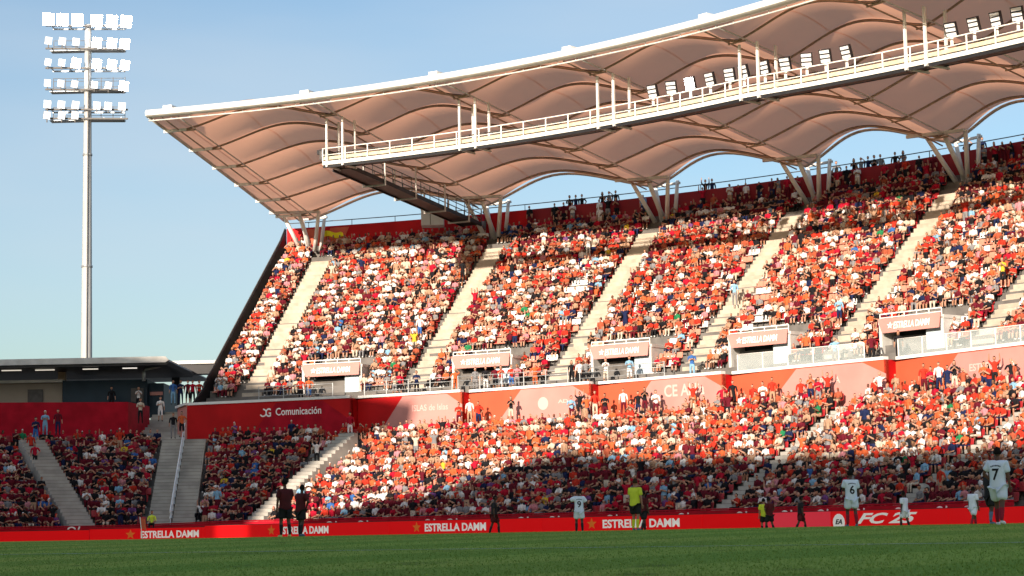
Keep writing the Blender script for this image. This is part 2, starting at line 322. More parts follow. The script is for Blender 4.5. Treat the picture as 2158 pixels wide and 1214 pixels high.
# ------------------------------------------------------------------ left corner wall with passage and building above it
cw = thing('corner_wall', 'plain red wall above the shaded corner seats', 'wall', lo(-20, 0, 6.4))
def w_px(x, y, dist):  # point on the sight line at depth dist
    return ray(x, y) * dist
WL = [w_px(-420, 850, 137), w_px(270, 845, 142.2), w_px(315, 842, 147.5)]
b = MB()
for P0, P1 in zip(WL, WL[1:]):
    d = (P1 - P0); nrm = Vector((d.y, -d.x, 0)).normalized(); nrm = nrm if nrm.y > 0 else -nrm
    b.prism([Vector((P0.x, P0.y, 5.9)), Vector((P1.x, P1.y, 5.9)), Vector((P1.x, P1.y, 9.25)), Vector((P0.x, P0.y, 9.25))], nrm * .25, M['redg'])
fixn(b.build('wall_panel', cw))
b = MB(); b.poly([lo(a, -.2, 6.44) for a in (-60, -50, -40, -30, -20, -10, 0, 10, 14)] + [Vector((-14, 170, 6.44)), Vector((-60, 170, 6.44))], M['concd'])
P0 = (-27.1, 142.5); 
for i in range(12): b.box((-24.9, 143.2 + i * .7, 6.5 + i * .11), (1.7, 0, 0), (0, .35, 0), (0, 0, .08 + i * .11), M['conc'])
b.build('passage_floor', cw)
bd = thing('corner_building', 'low flat roofed corner building with lit strip lights under a white edged canopy', 'building', w_px(150, 1000, 156))
D1 = 152.
def slab(x0, y0, x1, y1, dist, thick, m, name, parent=bd, dist2=None):
    dist2 = dist2 or dist; b = MB(); A, B = w_px(x0, y1, dist), w_px(x1, y1, dist2); A2, B2 = w_px(x0, y0, dist), w_px(x1, y0, dist2)
    zl, zh = A.z, A2.z
    b.prism([(A.x, A.y, zl), (B.x, B.y, zl), (B.x, B.y, zh), (A.x, A.y, zh)], (0, thick, 0), m); o = b.build(name, parent); fixn(o); return o
slab(-300, 812, 131, 870, 150, .3, M['beige'], 'beige_wall'); slab(58, 821, 90, 850, 149.9, .08, M['dgrey'], 'door')
slab(-300, 808, 131, 813.5, 149.5, 3, M['offw'], 'coping'); slab(131.5, 803, 310, 866, 149.6, 6, M['navy'], 'navy_block'); slab(276, 818, 302, 848, 149.5, .06, M['dgrey'], 'hatch')
slab(311, 808, 345, 880, 150.2, 6, M['navy'], 'side_wall'); slab(316, 826, 343, 833, 150.1, .06, M['pink'], 'pink_strip')
# canopy
b = MB(); A, B = w_px(-300, 768, 146), w_px(349, 757, 146); zc = w_px(200, 762, 146).z
b.prism([(A.x, 146, zc - .34), (B.x, 146, zc - .34), (B.x + .25, 146, zc - .1), (B.x, 146, zc + .06), (A.x, 146, zc + .06)], (0, 12, 0), M['dark']); fixn(b.build('canopy', bd))
b = MB(); b.prism([(A.x, 145.85, zc - .16), (B.x, 145.85, zc - .16), (B.x + .25, 145.85, zc), (B.x, 145.85, zc + .27), (A.x, 145.85, zc + .27)], (0, .14, 0), M['offw']); b.prism([(A.x, 146, zc + .07), (B.x, 146, zc + .07), (B.x, 146, zc + .16), (A.x, 146, zc + .16)], (0, 22, 0), M['offw']); fixn(b.build('canopy_edge', bd))
slab(346, 761, 470, 768, 158, 2, M['offw'], 'rear_canopy_edge'); slab(346, 768.2, 470, 789, 158.2, 1.5, M['dark'], 'rear_canopy')
slab(362, 789, 378, 870, 163, .5, M['dgrey'], 'column'); slab(122, 778, 137, 806, 150.5, .5, M['purl'], 'column')
slab(-300, 779, 344, 803.5, 166.5, .4, M['dark'], 'back_wall')
b = MB(); P1, P2, P3 = w_px(303, 803, 148), w_px(303, 783, 148), w_px(352, 768, 148); b.tube([P1, P2, w_px(306, 778, 148), P3], .13, M['steel']); b.build('drain_pipe', bd)
for x0, x1, y in ((3, 44, 781), (74, 114, 780), (174, 206, 778), (258, 288, 776)): slab(x0, y - .9, x1, y + .9, 12.06 * F_PX / (1132 - y), .2, M['tube'], 'strip_light')
# rail with tiny far figures under the canopy
b = MB(); A, B = w_px(160, 792, 165), w_px(300, 789, 165); b.bar(A, B, .05, .06, M['steel']); b.build('far_rail', bd)
# ------------------------------------------------------------------ upper stand
upper = thing('upper_stand', 'steep curved upper stand of concrete steps under the tensile roof', 'stand', up(35, 88, 6.4))
UR = 24
def urow(r): return 90.4 + .632 * r, 9.65 + .532 * r
AL = 15.75; AR = 64.0
UA = [AL] + [16.5 + 1.5 * i for i in range(32)] + [AR + .5]
b = MB(); P = []
for a in UA:
    q = [up(a, RB + .15, 8.98), up(a, 90.4, 9.0)]
    for r in range(UR): rr, z = urow(r); q += [up(a, rr, z), up(a, rr + .632, z)]
    q += [up(a, 105.65, 22.45), up(a, 105.9, 22.45)]; P.append(q)
b.grid(P, M['concd'], False); fixn(b.build('terrace', upper))  # dark concrete again, deepening the shade beneath the seats
b = MB()    # underside so that the stand is solid
b.grid([[up(a, RB + .3, 6.4), up(a, 91, 8.6), up(a, 106.2, 21.4)] for a in UA], M['concd'], False); b.build('underside', upper)
b = MB()    # left end parapet
pr = [(RB + .6, 9.0), (90.4, 10.4)] + [(urow(r)[0], urow(r)[1] + 1.0) for r in range(UR)] + [(106.0, 24.0)]
b.prism([up(AL - .05, r, z) for r, z in [(RB + .6, 6.6)] + pr + [(106.0, 20)]], -tang(AL) * .18, M['dark']); fixn(b.build('end_wall', upper))
b = MB(); b.tube([up(AL - .12, r, z + .04) for r, z in pr], .05, M['dgrey']); b.build('end_rail', upper)
b = MB()
for i in range(len(UA) - 1): a, c = UA[i], UA[i + 1]; b.prism([up(a, 105.85, 21.5), up(c, 105.85, 21.5), up(c, 105.85, 24.0), up(a, 105.85, 24.0)], rad((a + c) / 2) * .15, M['red'] if a < 26 else M['dred'])  # darker red beyond the left end holds the roof's shade
b.build('rim_wall', upper)
b = MB(); b.tube([up(a, 105.9, 24.42) for a in UA], .035, M['dgrey']); 
for k in range(24): a = AL + 1 + k * 2; b.bar(up(a, 105.9, 24), up(a, 105.9, 24.42), .05, .05, M['dgrey'])
b.build('rim_rail', upper)
b = MB(); b.grid([[up(a, 105.95, 23.1), up(a, 108.5, 23.1)] for a in UA], M['concd'], False); b.build('rim_walkway', upper)
b = MB()    # orange and red shapes on the rim wall near the left end
for x0, x1, t0, t1 in ((640, 668, 0, 12), (668, 690, 10, -8), (690, 722, 6, 14)):
    q = [cyl(x0, 500, 105.8), cyl(x1, 500, 105.8), cyl(x1 + t1, 482, 105.8), cyl(x0 + t0, 482, 105.8)]
    for k in (0, 1): q[k].z = 22.6
    for k in (2, 3): q[k].z = 23.85
    b.poly(q, M['orange'])
b.build('rim_graphic', upper)
# fascia in straight facets, each stepping forward at its right end
FX = [-1, 24.0, 29.6, 36.1, 42.7, 50.6, 58.0, 65]
FX[0] = 15.6; fas = []
for k in range(len(FX) - 1):
    a, c = FX[k], FX[k + 1]; ra, rc = (RB + .0 if k == 0 else RB + .5), RB - .35
    fa = thing('fascia_panel', ['dark shaded red balcony wall with white company name at left', 'balcony wall facet of red fading to pale pink with faint lettering', 'orange and pink balcony wall facet with pale round emblem',
         'orange and pink balcony wall facet with large pale letters', 'orange and pink balcony wall facet under the first glass parapet', 'orange balcony wall facet under the rightmost glass parapet', 'pale balcony wall facet at the right frame edge'][k],
         'balcony wall', up(a, ra, 6.4), 'balcony wall facets between the two tiers')
    A, B = up(a, ra, 0), up(c, rc, 0); R3 = (B - A).normalized(); L = (B - A).length; N = R3.cross(ZUP)
    if N.y > 0: N = -N
    zb, zt = 6.2, 9.0
    b = MB(); b.prism([A + ZUP * zb, B + ZUP * zb, B + ZUP * zt, A + ZUP * zt], -N * .25, M['red'] if k == 0 else M['orange']); fixn(b.build('wall_panel', fa))  # sunlit facets coloured orange, the shaded one left red
    b = MB(); b.prism([B + ZUP * zb + N * 0, B + ZUP * zt, B - N * 1.1 + ZUP * zt, B - N * 1.1 + ZUP * zb], -R3 * .12, M['red']); fixn(b.build('return', fa))  # deeper red of the side turned from the sun
    if k == 0:
        E = A - R3 * 1.3 - N * .9; b = MB(); b.prism([A + ZUP * zb, E + ZUP * zb, E + ZUP * 8.85, A + ZUP * zt], -R3 * -.0 + Vector((0, .25, 0)), M['pink']); fixn(b.build('end_panel', fa))
        b = MB(); b.bar(A + ZUP * 9.1, E + ZUP * 8.95, .4, .16, M['white']); b.build('end_cap', fa)
    b = MB(); q = .02 if k else .0; b.box((A + B) / 2 - N * .14 + ZUP * 9.09 - R3 * 0, R3 * (L / 2 - .1), N * .22, ZUP * .09, M['white']); b.build('cap', fa)
    # inlay polygon
    def fp(f, z, d=.004): return A + R3 * L * f + ZUP * z + N * d
    pts = {0: [(.22, 6.2), (.55, 8.95), (.80, 8.95), (1.0, 7.2), (1.0, 6.2)], }.get(k, [(.18, 6.2), (.44, 8.95), (.86, 8.95), (1.0, 8.2), (1.0, 6.2)])
    if k == 0: pts = [(.36, 6.2), (.55, 8.9), (.83, 8.9), (.995, 7.5), (.995, 6.2)]
    if k == 1: b = MB(); b.poly([fp(f, z) for f, z in [(.0, 6.2), (.25, 6.2), (.50, 8.95), (.0, 8.95)]], M['red']); b.build('shaded_red_inlay', fa)  # shaded stretch of this facet coloured red
    b = MB(); b.poly([fp(f, z, .008) for f, z in pts], M['redg'] if k == 0 else M['pink']); b.build('inlay', fa)  # shaded facet gets dark red where sunlit ones get pink
    t = MB()
    if k == 0:
        P = cyl(623, 868, RB); f = (P - A).dot(R3) / L; text_into(t, 'Comunicación', fp(f + .035, 8.02, .01), R3, ZUP, 3.5, .52, M['letter'], bold=.012)
        text_into(t, 'G', fp(f - .147, 7.95, .01), R3, ZUP, .42, .6, M['letter'], bold=.02)
        ring_into(t, fp(f - .178, 8.25, .01), R3, ZUP, .2, .29, -150, 90, M['letter'], .01)
    if k == 1: text_into(t, 'ISLAS de Islas', fp(.70, 7.9, .012), R3, ZUP, 2.9, .42, M['pletter'], bold=.01)
    if k == 2: disc_into(t, fp(.62, 7.95, .01), R3, ZUP, .42, M['pletter']); t.build('emblem', fa); t = MB(); text_into(t, 'AD', fp(.78, 7.9, .012), R3, ZUP, .8, .24, M['pletter'])
    if k == 3: text_into(t, 'CE Aldia', fp(.70, 7.85, .012), R3, ZUP, 3.2, .75, M['pletter'], bold=.02)
    if k in (4, 5): text_into(t, 'ESTRELLA', fp(.62, 7.9, .012), R3, ZUP, 2.4, .4, M['pletter'])
    if t.v: t.build('lettering', fa)
    fas.append((A, B, R3, N, L))
# ------------------------------------------------------------------ upper stairs, vomitories
US = [17.88, 26.0, 33.1, 39.6, 46.4, 53.2, 60.2]; UW = 1.55
USL = ['pale concrete stair climbing the first block at the left end', 'pale concrete stair left of the second banner box', 'pale concrete stair between the second and third banner boxes', 'pale concrete stair left of the fourth banner box',
       'pale concrete stair left of the rightmost banner box', 'pale concrete stair near the right frame edge of the upper stand', 'concrete stair beyond the right frame edge of the upper stand']
for a, lab in zip(US, USL):
    b = MB(); n = 44; T, D = tang(a), rad(a)
    for i in range(n - 5):
        r0_, z = 90.1 + (105.3 - 90.1) * i / n, 9.0 + (22.35 - 9.0) * (i + 1) / n + .02
        b.box(up(a, r0_ + .1727, z - .33), T * UW / 2, D * .1727, ZUP * .33, M['stairc']); b.box(up(a, r0_ + .03, z + .006), T * UW * .49, D * .022, ZUP * .008, M['conc'])
    tag(b.build('stair'), lab, 'stair', 'pale concrete stairs of the upper stand')
VO = [21.85, 29.3, 36.15, 42.85, 50.0, 57.0]; VW = 1.45
VL = ['leftmost banner box over a dark doorway above the company name', 'second banner box from the left, over the standing drinkers', 'third banner box from the left with dark doorway', 'fourth banner box from the left beside the first glass parapet',
      'rightmost banner box with a dark doorway and pale blue panel', 'banner box beyond the right frame edge']
for a, lab in zip(VO, VL):
    v = thing('entrance_box', lab, 'entrance', up(a, 91, 9), 'banner boxes over the stand entrances'); T, D = tang(a), rad(a)
    R1, R2 = 90.75, 94.6; w2 = 2.25; Z = 11.5
    b = MB(); b.box(up(a, (R1 + R2) / 2, 10.25) - T * w2, T * .1, D * (R2 - R1) / 2, ZUP * 1.24, M['offw']); b.build('side_wall', v); b = MB(); b.box(up(a, (R1 + R2) / 2, 10.25) + T * w2, T * .1, D * (R2 - R1) / 2, ZUP * 1.24, M['offw']); b.build('side_wall', v)
    b = MB(); b.box(up(a, (R1 + R2) / 2, Z), T * (w2 + .15), D * (R2 - R1) / 2, ZUP * .1, M['offw']); b.build('roof_slab', v)
    b = MB(); b.box(up(a, R2 + .05, 11.3), T * (w2 + .12), D * .08, ZUP * 1.2, M['dark']); b.box(up(a, 92.2, 10.0) - T * .65, T * 1.45, D * .05, ZUP * 1.0, M['black']); b.build('doorway_shade_sheet', v)  # black sheet stands for the shade inside the opening
    b = MB(); b.box(up(a, 91.05, 10.05) + T * 1.45, T * .55, D * .06, ZUP * 1.04, M['bluew']); b.build('pale_panel', v)
    # banner: leaning trapezoid
    b = MB(); q = [up(a, R1 - .30, 10.85) - T * 1.9, up(a, R1 - .30, 10.85) + T * 2.25, up(a, R1 - .12, 11.72) + T * 2.25, up(a, R1 - .12, 11.72) - T * 2.35]
    b.prism(q, D * .05, M['pink']); fixn(b.build('banner', v))
    t = MB(); U3 = (up(a, R1 - .12, 11.72) - up(a, R1 - .30, 10.85)).normalized(); Pb = up(a, R1 - .285, 11.05) + T * .25
    text_into(t, 'ESTRELLA DAMM', Pb, T, U3, 2.6, .42, M['letter'], bold=.02); star_into(t, up(a, R1 - .25, 11.27) - T * 1.32, T, U3, .24, M['letter']); t.build('lettering', v)
    b = MB(); b.bar(up(a, R1, 12.0) - T * w2, up(a, R1, 12.0) + T * w2, .05, .07, M['white']); b.bar(up(a, R1, 11.78) - T * w2, up(a, R1, 11.78) + T * w2, .04, .05, M['white'])
    for k in range(6): b.bar(up(a, R1, 11.6) + T * w2 * (-1 + .4 * k), up(a, R1, 12.0) + T * w2 * (-1 + .4 * k), .05, .05, M['white'])
    b.build('guard_rail', v)
# front parapets on the cap: metal rails (left) and glass (right)
def parapet(a0, a1, glass, lab):
    h = thing('glass_parapet' if glass else 'railing', lab, 'parapet' if glass else 'railing', up((a0 + a1) / 2, 87.9, 9.1), 'parapets along the balcony edge')
    n = max(2, int((a1 - a0) / 1.1)); A_ = [a0 + (a1 - a0) * i / n for i in range(n + 1)]; r = RB + .95
    if glass:
        b = MB()
        for i in range(n): e = (A_[i + 1] - A_[i]) * .02; b.prism([up(A_[i] + e, r, 9.15), up(A_[i + 1] - e, r, 9.15), up(A_[i + 1] - e, r, 10.2), up(A_[i] + e, r, 10.2)], rad(A_[i]) * .025, M['glass'])
        b.build('glass_pane', h)
    b = MB(); m = M['white'] if glass else M['steel']
    for z in ((10.22,) if glass else (9.5, 9.85, 10.15)): b.tube([up(a, r, z) for a in A_], .025, m, 6)
    for a in A_: b.bar(up(a, r, 9.0), up(a, r, 10.2), .05, .05, m)
    b.build('rail', h)
parapet(18.9, 22.6, False, 'grey metal railing on the balcony above the company name'); parapet(24.2, 28.6, False, 'grey metal railing on the balcony left of the orange wall facet')
parapet(28.9, 34.4, False, 'grey metal railing before the standing drinkers'); parapet(35.0, 39.2, False, 'grey metal railing below the third banner box')
parapet(42.8, 48.9, True, 'long glass parapet below the fourth banner box'); parapet(50.5, 58.4, True, 'long glass parapet below the rightmost banner box')
# ------------------------------------------------------------------ roof
VF = [17.9, 25.4, 32.55, 40.0, 47.6, 55.0, 62.5]; VB = [17.2, 25.45, 33.2, 40.0, 46.4, 53.0, 59.6]
def va(k, r): t = (r - 78) / 25; return VF[k] + (VB[k] - VF[k]) * t
def zv(r): return 27.75 - (r - 78) * 3.2 / 25
PUR = [80.9, 85.2, 89.4, 93.7, 98.0, 102.4]
def sag(r):
    rr = [78.3] + PUR + [104.2]
    for i in range(len(rr) - 1):
        if rr[i] <= r <= rr[i + 1]: return math.sin(math.pi * (r - rr[i]) / (rr[i + 1] - rr[i])) ** .8 * .30
    return 0
def ris(r): t = (r - 78) / 25; return min(1.25, .25 + 1.0 * ((r - 78) / 3.5)) if r < 81.5 else 1.25
def arch(u): return .55 * (1 - math.cos(2 * math.pi * u)) / 2 + .45 * 4 * u * (1 - u)
def mem(k, u, r, s=True):
    a = va(k, r) + (va(k + 1, r) - va(k, r)) * u
    z = zv(r) + ris(r) * arch(u) + (sag(r) * arch(u) ** .6 if s else 0)
    return up(a, r, z)
roof = thing('stadium_roof', 'large curved roof of blush tensile membrane bays with white front edge tube', 'roof', up(35, 103, 24))
RS = [78.3 + (104.2 - 78.3) * i / 42 for i in range(43)]
def redge(u, r): return r - (r > 102.4) * 0 - 1.6 * arch(u) * max(0, (r - 100) / 4.2) 
for k in range(6):
    b = MB(); b.grid([[mem(k, j / 28, redge(j / 28, r)) for j in range(29)] for r in RS], M['memb'])
    for q in (.33, .66): b.grid([[mem(k, q + e, redge(q + e, r)) - ZUP * .012 for e in (0, .005)] for r in RS], M['seam'])
    b.build('membrane', roof)
    b = MB(); b.tube([mem(k, j / 20, redge(j / 20, 104.2), False) + ZUP * -.03 for j in range(21)], .10, M['offw'], 6); b.build('rear_edge_cable', roof)
    for r in PUR:
        b = MB(); rr = r; P = [mem(k, j / 24, redge(j / 24, rr), False) - ZUP * .14 for j in range(25)]
        b.tube(P, .07, M['purl'], 6); b.tube([p + ZUP * .10 + rad(30) * .14 for p in P], .035, M['dgrey'], 5); b.build('purlin', roof)
# left margin strip and its white edge member
b = MB(); b.grid([[up(16.8 - .7 * (r - 78) / 25 + (va(0, r) - 16.8 + .7 * (r - 78) / 25) * j / 4, r, zv(r) + .02 * j) for j in range(5)] for r in RS], M['memb']); b.build('membrane', roof)
b = MB(); b.tube([up(16.75 - .7 * (r - 78) / 25, r, zv(r)) for r in RS[::3]], .12, M['offw'], 8); b.build('edge_member', roof)
for r in PUR:
    b = MB(); a = 16.8 - .7 * (r - 78) / 25; b.bar(up(a - .1, r, zv(r) - .18), up(va(0, r), r, zv(r) - .15), .16, .2, M['white']); b.bar(up(a, r - .1, zv(r) - .2), up(a, r - .1, zv(r) + .35), .08, .08, M['offw']); b.build('bracket', roof)
for k in range(7):
    b = MB()
    for da in (-.42, .42): b.tube([up(va(k, r) + da, r, zv(r) - .14) for r in RS[::3]], .05, M['purl'] if da < 0 else M['offw'], 6)
    for r in PUR: b.bar(up(va(k, r) - .45, r, zv(r) - .22), up(va(k, r) + .45, r, zv(r) - .22), .09, .09, M['purl'])
    b.build('valley_beam', roof)
    b = MB(); P = up(VF[k], 78.2, 28.15); T, D = tang(VF[k]), rad(VF[k]); b.box(P, T * .32, D * .35, ZUP * .16, M['white']); b.bar(P + T * .3, P + T * 1.0 - ZUP * .2, .1, .1, M['white']); b.build('edge_fitting', roof)
EA_ = [16.75 + i * (66 - 16.75) / 60 for i in range(61)]
b = MB(); sec = [(77.75, 27.72), (77.70, 27.92), (77.85, 28.1), (78.2, 28.12), (78.45, 27.9), (78.4, 27.66), (78.0, 27.58)]
P = [[up(a, r, z) for r, z in sec + [sec[0]]] for a in EA_]; b.grid(P, M['white']); b.poly([up(16.75, r, z) for r, z in sec], M['white']); fixn(b.build('front_edge_tube', roof))
b = MB(); b.tube([up(a, 78.25, 27.44) for a in EA_], .05, M['offw'], 6)
for k in range(50): a = 17 + k * .97; b.bar(up(a, 78.25, 27.44), up(a, 78.25, 27.62), .04, .04, M['offw'])
b.build('lower_edge_rail', roof)
# column clusters
CLB = ['white splayed column cluster at the left end of the stand', 'white splayed column cluster beside the dark gangway foot', 'third white splayed column cluster from the left', 'fourth white splayed column cluster from the left',
       'rightmost visible white splayed column cluster', 'white splayed column cluster past the right frame edge', 'last column cluster past the right frame edge']
for k in range(7):
    a = VB[k] + (0.05 if k else -.25); c = thing('column_cluster', CLB[k], 'columns', up(a, 103, 22.3), 'white splayed column clusters carrying the roof')
    for da0, da1, r0_, r1_, rr in ((-.35, -.75, 105.1, 103.0, .18), (.1, .05, 105.0, 102.8, .19), (-.1, -.35, 105.3, 105.2, .16), (.45, .8, 105.4, 104.8, .16), (.4, 1.0, 104.4, 102.8, .17)):
        b = MB(); b.tube([up(a + da0, r0_, 21.9), up(a + da1, r1_, 24.75)], rr, M['white'], 10, r2=rr * .8); b.build('strut', c)
    b = MB(); b.bar(up(a - 1.0, 101.4, 24.62), up(a + 1.1, 102.4, 24.62), .22, .2, M['offw']); b.bar(up(a - .4, 105.2, 24.55), up(a + .9, 104.8, 24.55), .18, .16, M['offw']); b.build('head_beam', c)
# ------------------------------------------------------------------ catwalk
cat = thing('catwalk', 'long white lighting catwalk hung under the roof membrane', 'catwalk', up(40, 82, 24))
def cr(a, r): return r + max(0, a - 47.6) * .25
CA = [24.9 + i * .6 for i in range(69)]
b = MB(); b.grid([[up(a, cr(a, 81.35), 24.02), up(a, cr(a, 82.75), 24.02)] for a in CA], M['dark'], False); b.grid([[up(a, cr(a, 81.35), 24.1), up(a, cr(a, 82.75), 24.1)] for a in CA], M['dgrey'], False); b.build('deck', cat)
def band(r, z0, z1, m, name, th=.06):
    b = MB(); b.grid([[up(a, cr(a, r), z0), up(a, cr(a, r), z1), up(a, cr(a, r) + th, z1), up(a, cr(a, r) + th, z0), up(a, cr(a, r), z0)] for a in CA], m, False); fixn(b.build(name, cat))
band(81.3, 24.0, 24.24, M['white'], 'edge_beam'); band(81.36, 23.82, 24.0, M['dark'], 'edge_beam'); band(82.75, 24.0, 24.24, M['dark'], 'edge_beam'); band(81.40, 24.34, 24.56, M['cream'], 'cable_tray')  # lower dark band is added to thicken the dark underside line
band(82.5, 24.3, 24.42, M['cream'], 'cable_tray')
for r in (81.33, 82.78):
    b = MB()
    for z in (24.66, 25.1): b.tube([up(a, cr(a, r), z) for a in CA], .03 if z < 25 else .04, M['white'] if r < 82 else M['dgrey'], 5)
    for a in CA[::2]: b.bar(up(a, cr(a, r), 24.2), up(a, cr(a, r), 25.1), .07, .07, M['white'] if r < 82 else M['dgrey'])
    b.build('guard_rail', cat)
for k in range(1, 7):
    for da in (-.25, .6):
        b = MB(); a = VF[k] + da
        for r in (81.28, 82.85): b.bar(up(a, cr(a, r), 23.85), up(a, cr(a, r), 27.1), .13, .13, M['white'], up=rad(a))
        b.bar(up(a, cr(a, 81.2), 23.9), up(a, cr(a, 83.0), 23.9), .13, .1, M['white']); b.build('hanger', cat)
b = MB(); P = up(24.9, 82, 24.7); b.box(P, tang(24) * .35, rad(24) * .5, ZUP * .3, M['dgrey']); b.box(P + tang(24) * -.5 + ZUP * .3, tang(24) * .2, rad(24) * .2, ZUP * .15, M['dark']); b.build('winch_box', cat)
gw = thing('gangway', 'dark steel access gangway running back from the catwalk end to the stand rim', 'gangway', up(24.8, 93, 23.5))
G0, G1 = up(25.35, 82.8, 23.95), up(24.75, 104.3, 22.95); T = tang(25)
b = MB(); b.bar(G0, G1, 1.5, .08, M['dark']); b.build('deck', gw)
for s in (-.72, .72):
    b = MB(); b.bar(G0 + T * s, G1 + T * s, .08, .3, M['dark'])
    for z in (.45, .8, 1.15): b.bar(G0 + T * s + ZUP * z, G1 + T * s + ZUP * z, .04, .05, M['dgrey'])
    for i in range(15): p = G0.lerp(G1, i / 14) + T * s; b.bar(p, p + ZUP * 1.15, .05, .05, M['dgrey'])
    b.build('guard_rail', gw)
for t in (.22, .45, .68, .88):
    p = G0.lerp(G1, t); b = MB()
    for s in (-.85, .85): b.bar(p + T * s - ZUP * .25, p + T * s + ZUP * (2.4 - t), .09, .09, M['offw'], up=rad(25))
    b.bar(p - T * .9 - ZUP * .25, p + T * .9 - ZUP * .25, .1, .1, M['offw']); b.build('hanger', gw)
cb = thing('control_cabin', 'small pale grey cabin on the rim beside the gangway foot', 'cabin', cyl(912, 470, 103.5)); P = cyl(912, 470, 103.5)
b = MB(); b.box((P.x, P.y, 23.6), (.85, 0, 0), (0, .8, 0), (0, 0, .62), M['bluew']); b.box((P.x, P.y, 24.25), (.9, 0, 0), (0, .85, 0), (0, 0, .04), M['white']); b.build('wall', cb)
b = MB(); b.box((P.x - .15, P.y - .83, 23.5), (.02, 0, 0), (0, .02, 0), (0, 0, .5), M['dgrey']); b.build('panel_joint', cb)
# floodlights on the catwalk
def flood(P, aim, lab, lit=False, s=1., name='floodlight', grp='floodlights along the catwalk rail', post=.55):
    h = thing(name, lab, 'floodlight', P, grp); D = Vector(aim).normalized(); X = D.cross(ZUP).normalized(); Y = X.cross(D).normalized()
    b = MB(); b.bar(P, P + ZUP * post, .14, .14, M['white'], up=(0, 1, 0)); b.build('post', h)
    c = P + ZUP * (post + .33 * s)
    b = MB(); b.box(c, X * .36 * s, Y * .42 * s, D * .09, M['dark']); b.bar(c - Y * .2 * s - D * .1, c - Y * .2 * s - D * .35, .4 * s, .3 * s, M['offw']); b.build('housing', h)
    b = MB()
    for j in (-1, 0, 1): b.box(c + D * .09 + Y * j * .27 * s, X * .30 * s, Y * .092 * s, D * .02, M['lamp'] if lit else M['lampg'])
    b.build('lamp_face', h)
fx = [1376, 1415, 1455, 1497, 1538, 1568, 1612, 1655, 1700, 1740, 1784, 2005, 2053, 2100, 2145, 2190]
fl = ['first floodlight from the left on the catwalk', 'second floodlight from the left on the catwalk', 'brightly lit third floodlight on the catwalk', 'fourth floodlight on the catwalk, right of the lit one', 'fifth catwalk floodlight, left of the hanger pair',
      'floodlight squeezed between the hanger pair of the catwalk', 'first floodlight right of the third hanger pair', 'second floodlight right of the third hanger pair', 'third floodlight right of the third hanger pair', 'fourth floodlight right of the third hanger pair',
      'fifth floodlight right of the third hanger pair', 'first floodlight right of the fourth hanger pair', 'second floodlight right of the fourth hanger pair', 'third floodlight right of the fourth hanger pair', 'floodlight at the right frame edge on the catwalk', 'floodlight past the right frame edge on the catwalk']
for i, (x, lab) in enumerate(zip(fx, fl)):
    P = cyl(x, 200 - (x - 1376) * .2, 81.35)
    for _ in range(4): P = cyl(x, 200 - (x - 1376) * .2, cr(pol(P), 81.6))
    P = up(pol(P), cr(pol(P), 81.6), 24.75)
    q = rnd.uniform(-.35, .35); flood(P, (-.75 + q * 1.3, -1, -.45 + rnd.uniform(-.1, .15)), lab, i == 2, s=.92)
# ------------------------------------------------------------------ floodlight mast
DP = 172.; base = w_px(181, 1000, DP); mast = thing('floodlight_mast', 'tall pale floodlight mast with tiered lamp racks left of the stand', 'floodlight mast', (base.x, base.y, 0))
ztop_ = w_px(184, 52, DP).z; 
b = MB(); b.tube([(base.x, base.y, ztop_ * t) for t in (0, .2, .4, .6, .8, 1)], .58, M['mastp'], 18, r2=.27); b.build('pole', mast)
for q in (.3, .52, .74):
    b = MB(); b.tube([(base.x, base.y, ztop_ * q - .09), (base.x, base.y, ztop_ * q + .09)], .58 - .31 * q + .06, M['steel'], 18); b.build('flange', mast)
b = MB(); b.bar((base.x + .12, base.y - .6, 3), (base.x + .12, base.y - .38, ztop_ - 2), .06, .06, M['dgrey'], up=(0, 1, 0)); b.build('cable_duct', mast)
def ry(y): return w_px(181, y, DP).z
XR = Vector((1, -.02, 0)).normalized(); YR = Vector((0, 1, 0)); cxm = Vector((base.x, base.y, 0))
def rack(y, rail, deck, dy=0):
    z = ry(y); b = MB(); W = 3.55
    b.bar(cxm + XR * -W + YR * -.5 + ZUP * (z + .08), cxm + XR * W + YR * -.5 + ZUP * (z - .12), .12, .14, M['dgrey']); b.bar(cxm + XR * -W * .88 + YR * .5 + ZUP * (z + .0), cxm + XR * W * .88 + YR * .5 + ZUP * (z - .15), .12, .12, M['steel'])
    for k in (-3, -1.5, 0, 1.5, 3): b.bar(cxm + XR * k + YR * -.55 + ZUP * z, cxm + XR * k + YR * .55 + ZUP * z, .08, .08, M['steel'])
    if deck: b.box(cxm + ZUP * (z - .1) + YR * .1, XR * W * .9, YR * .5, ZUP * .03, M['steel'])
    if rail:
        for zz in (.5, 1.0, 1.25)[:rail]: b.bar(cxm + XR * -3.1 + YR * .6 + ZUP * (z + zz), cxm + XR * 3.1 + YR * .6 + ZUP * (z + zz - .1), .04, .04, M['dgrey'])
        for k in range(7): b.bar(cxm + XR * (-3.1 + k * 1.033) + YR * .6 + ZUP * z, cxm + XR * (-3.1 + k * 1.033) + YR * .6 + ZUP * (z + (.5, 1.0, 1.25)[rail - 1]), .05, .05, M['dgrey'], up=(0, 1, 0))
    b.build('rack', mast)
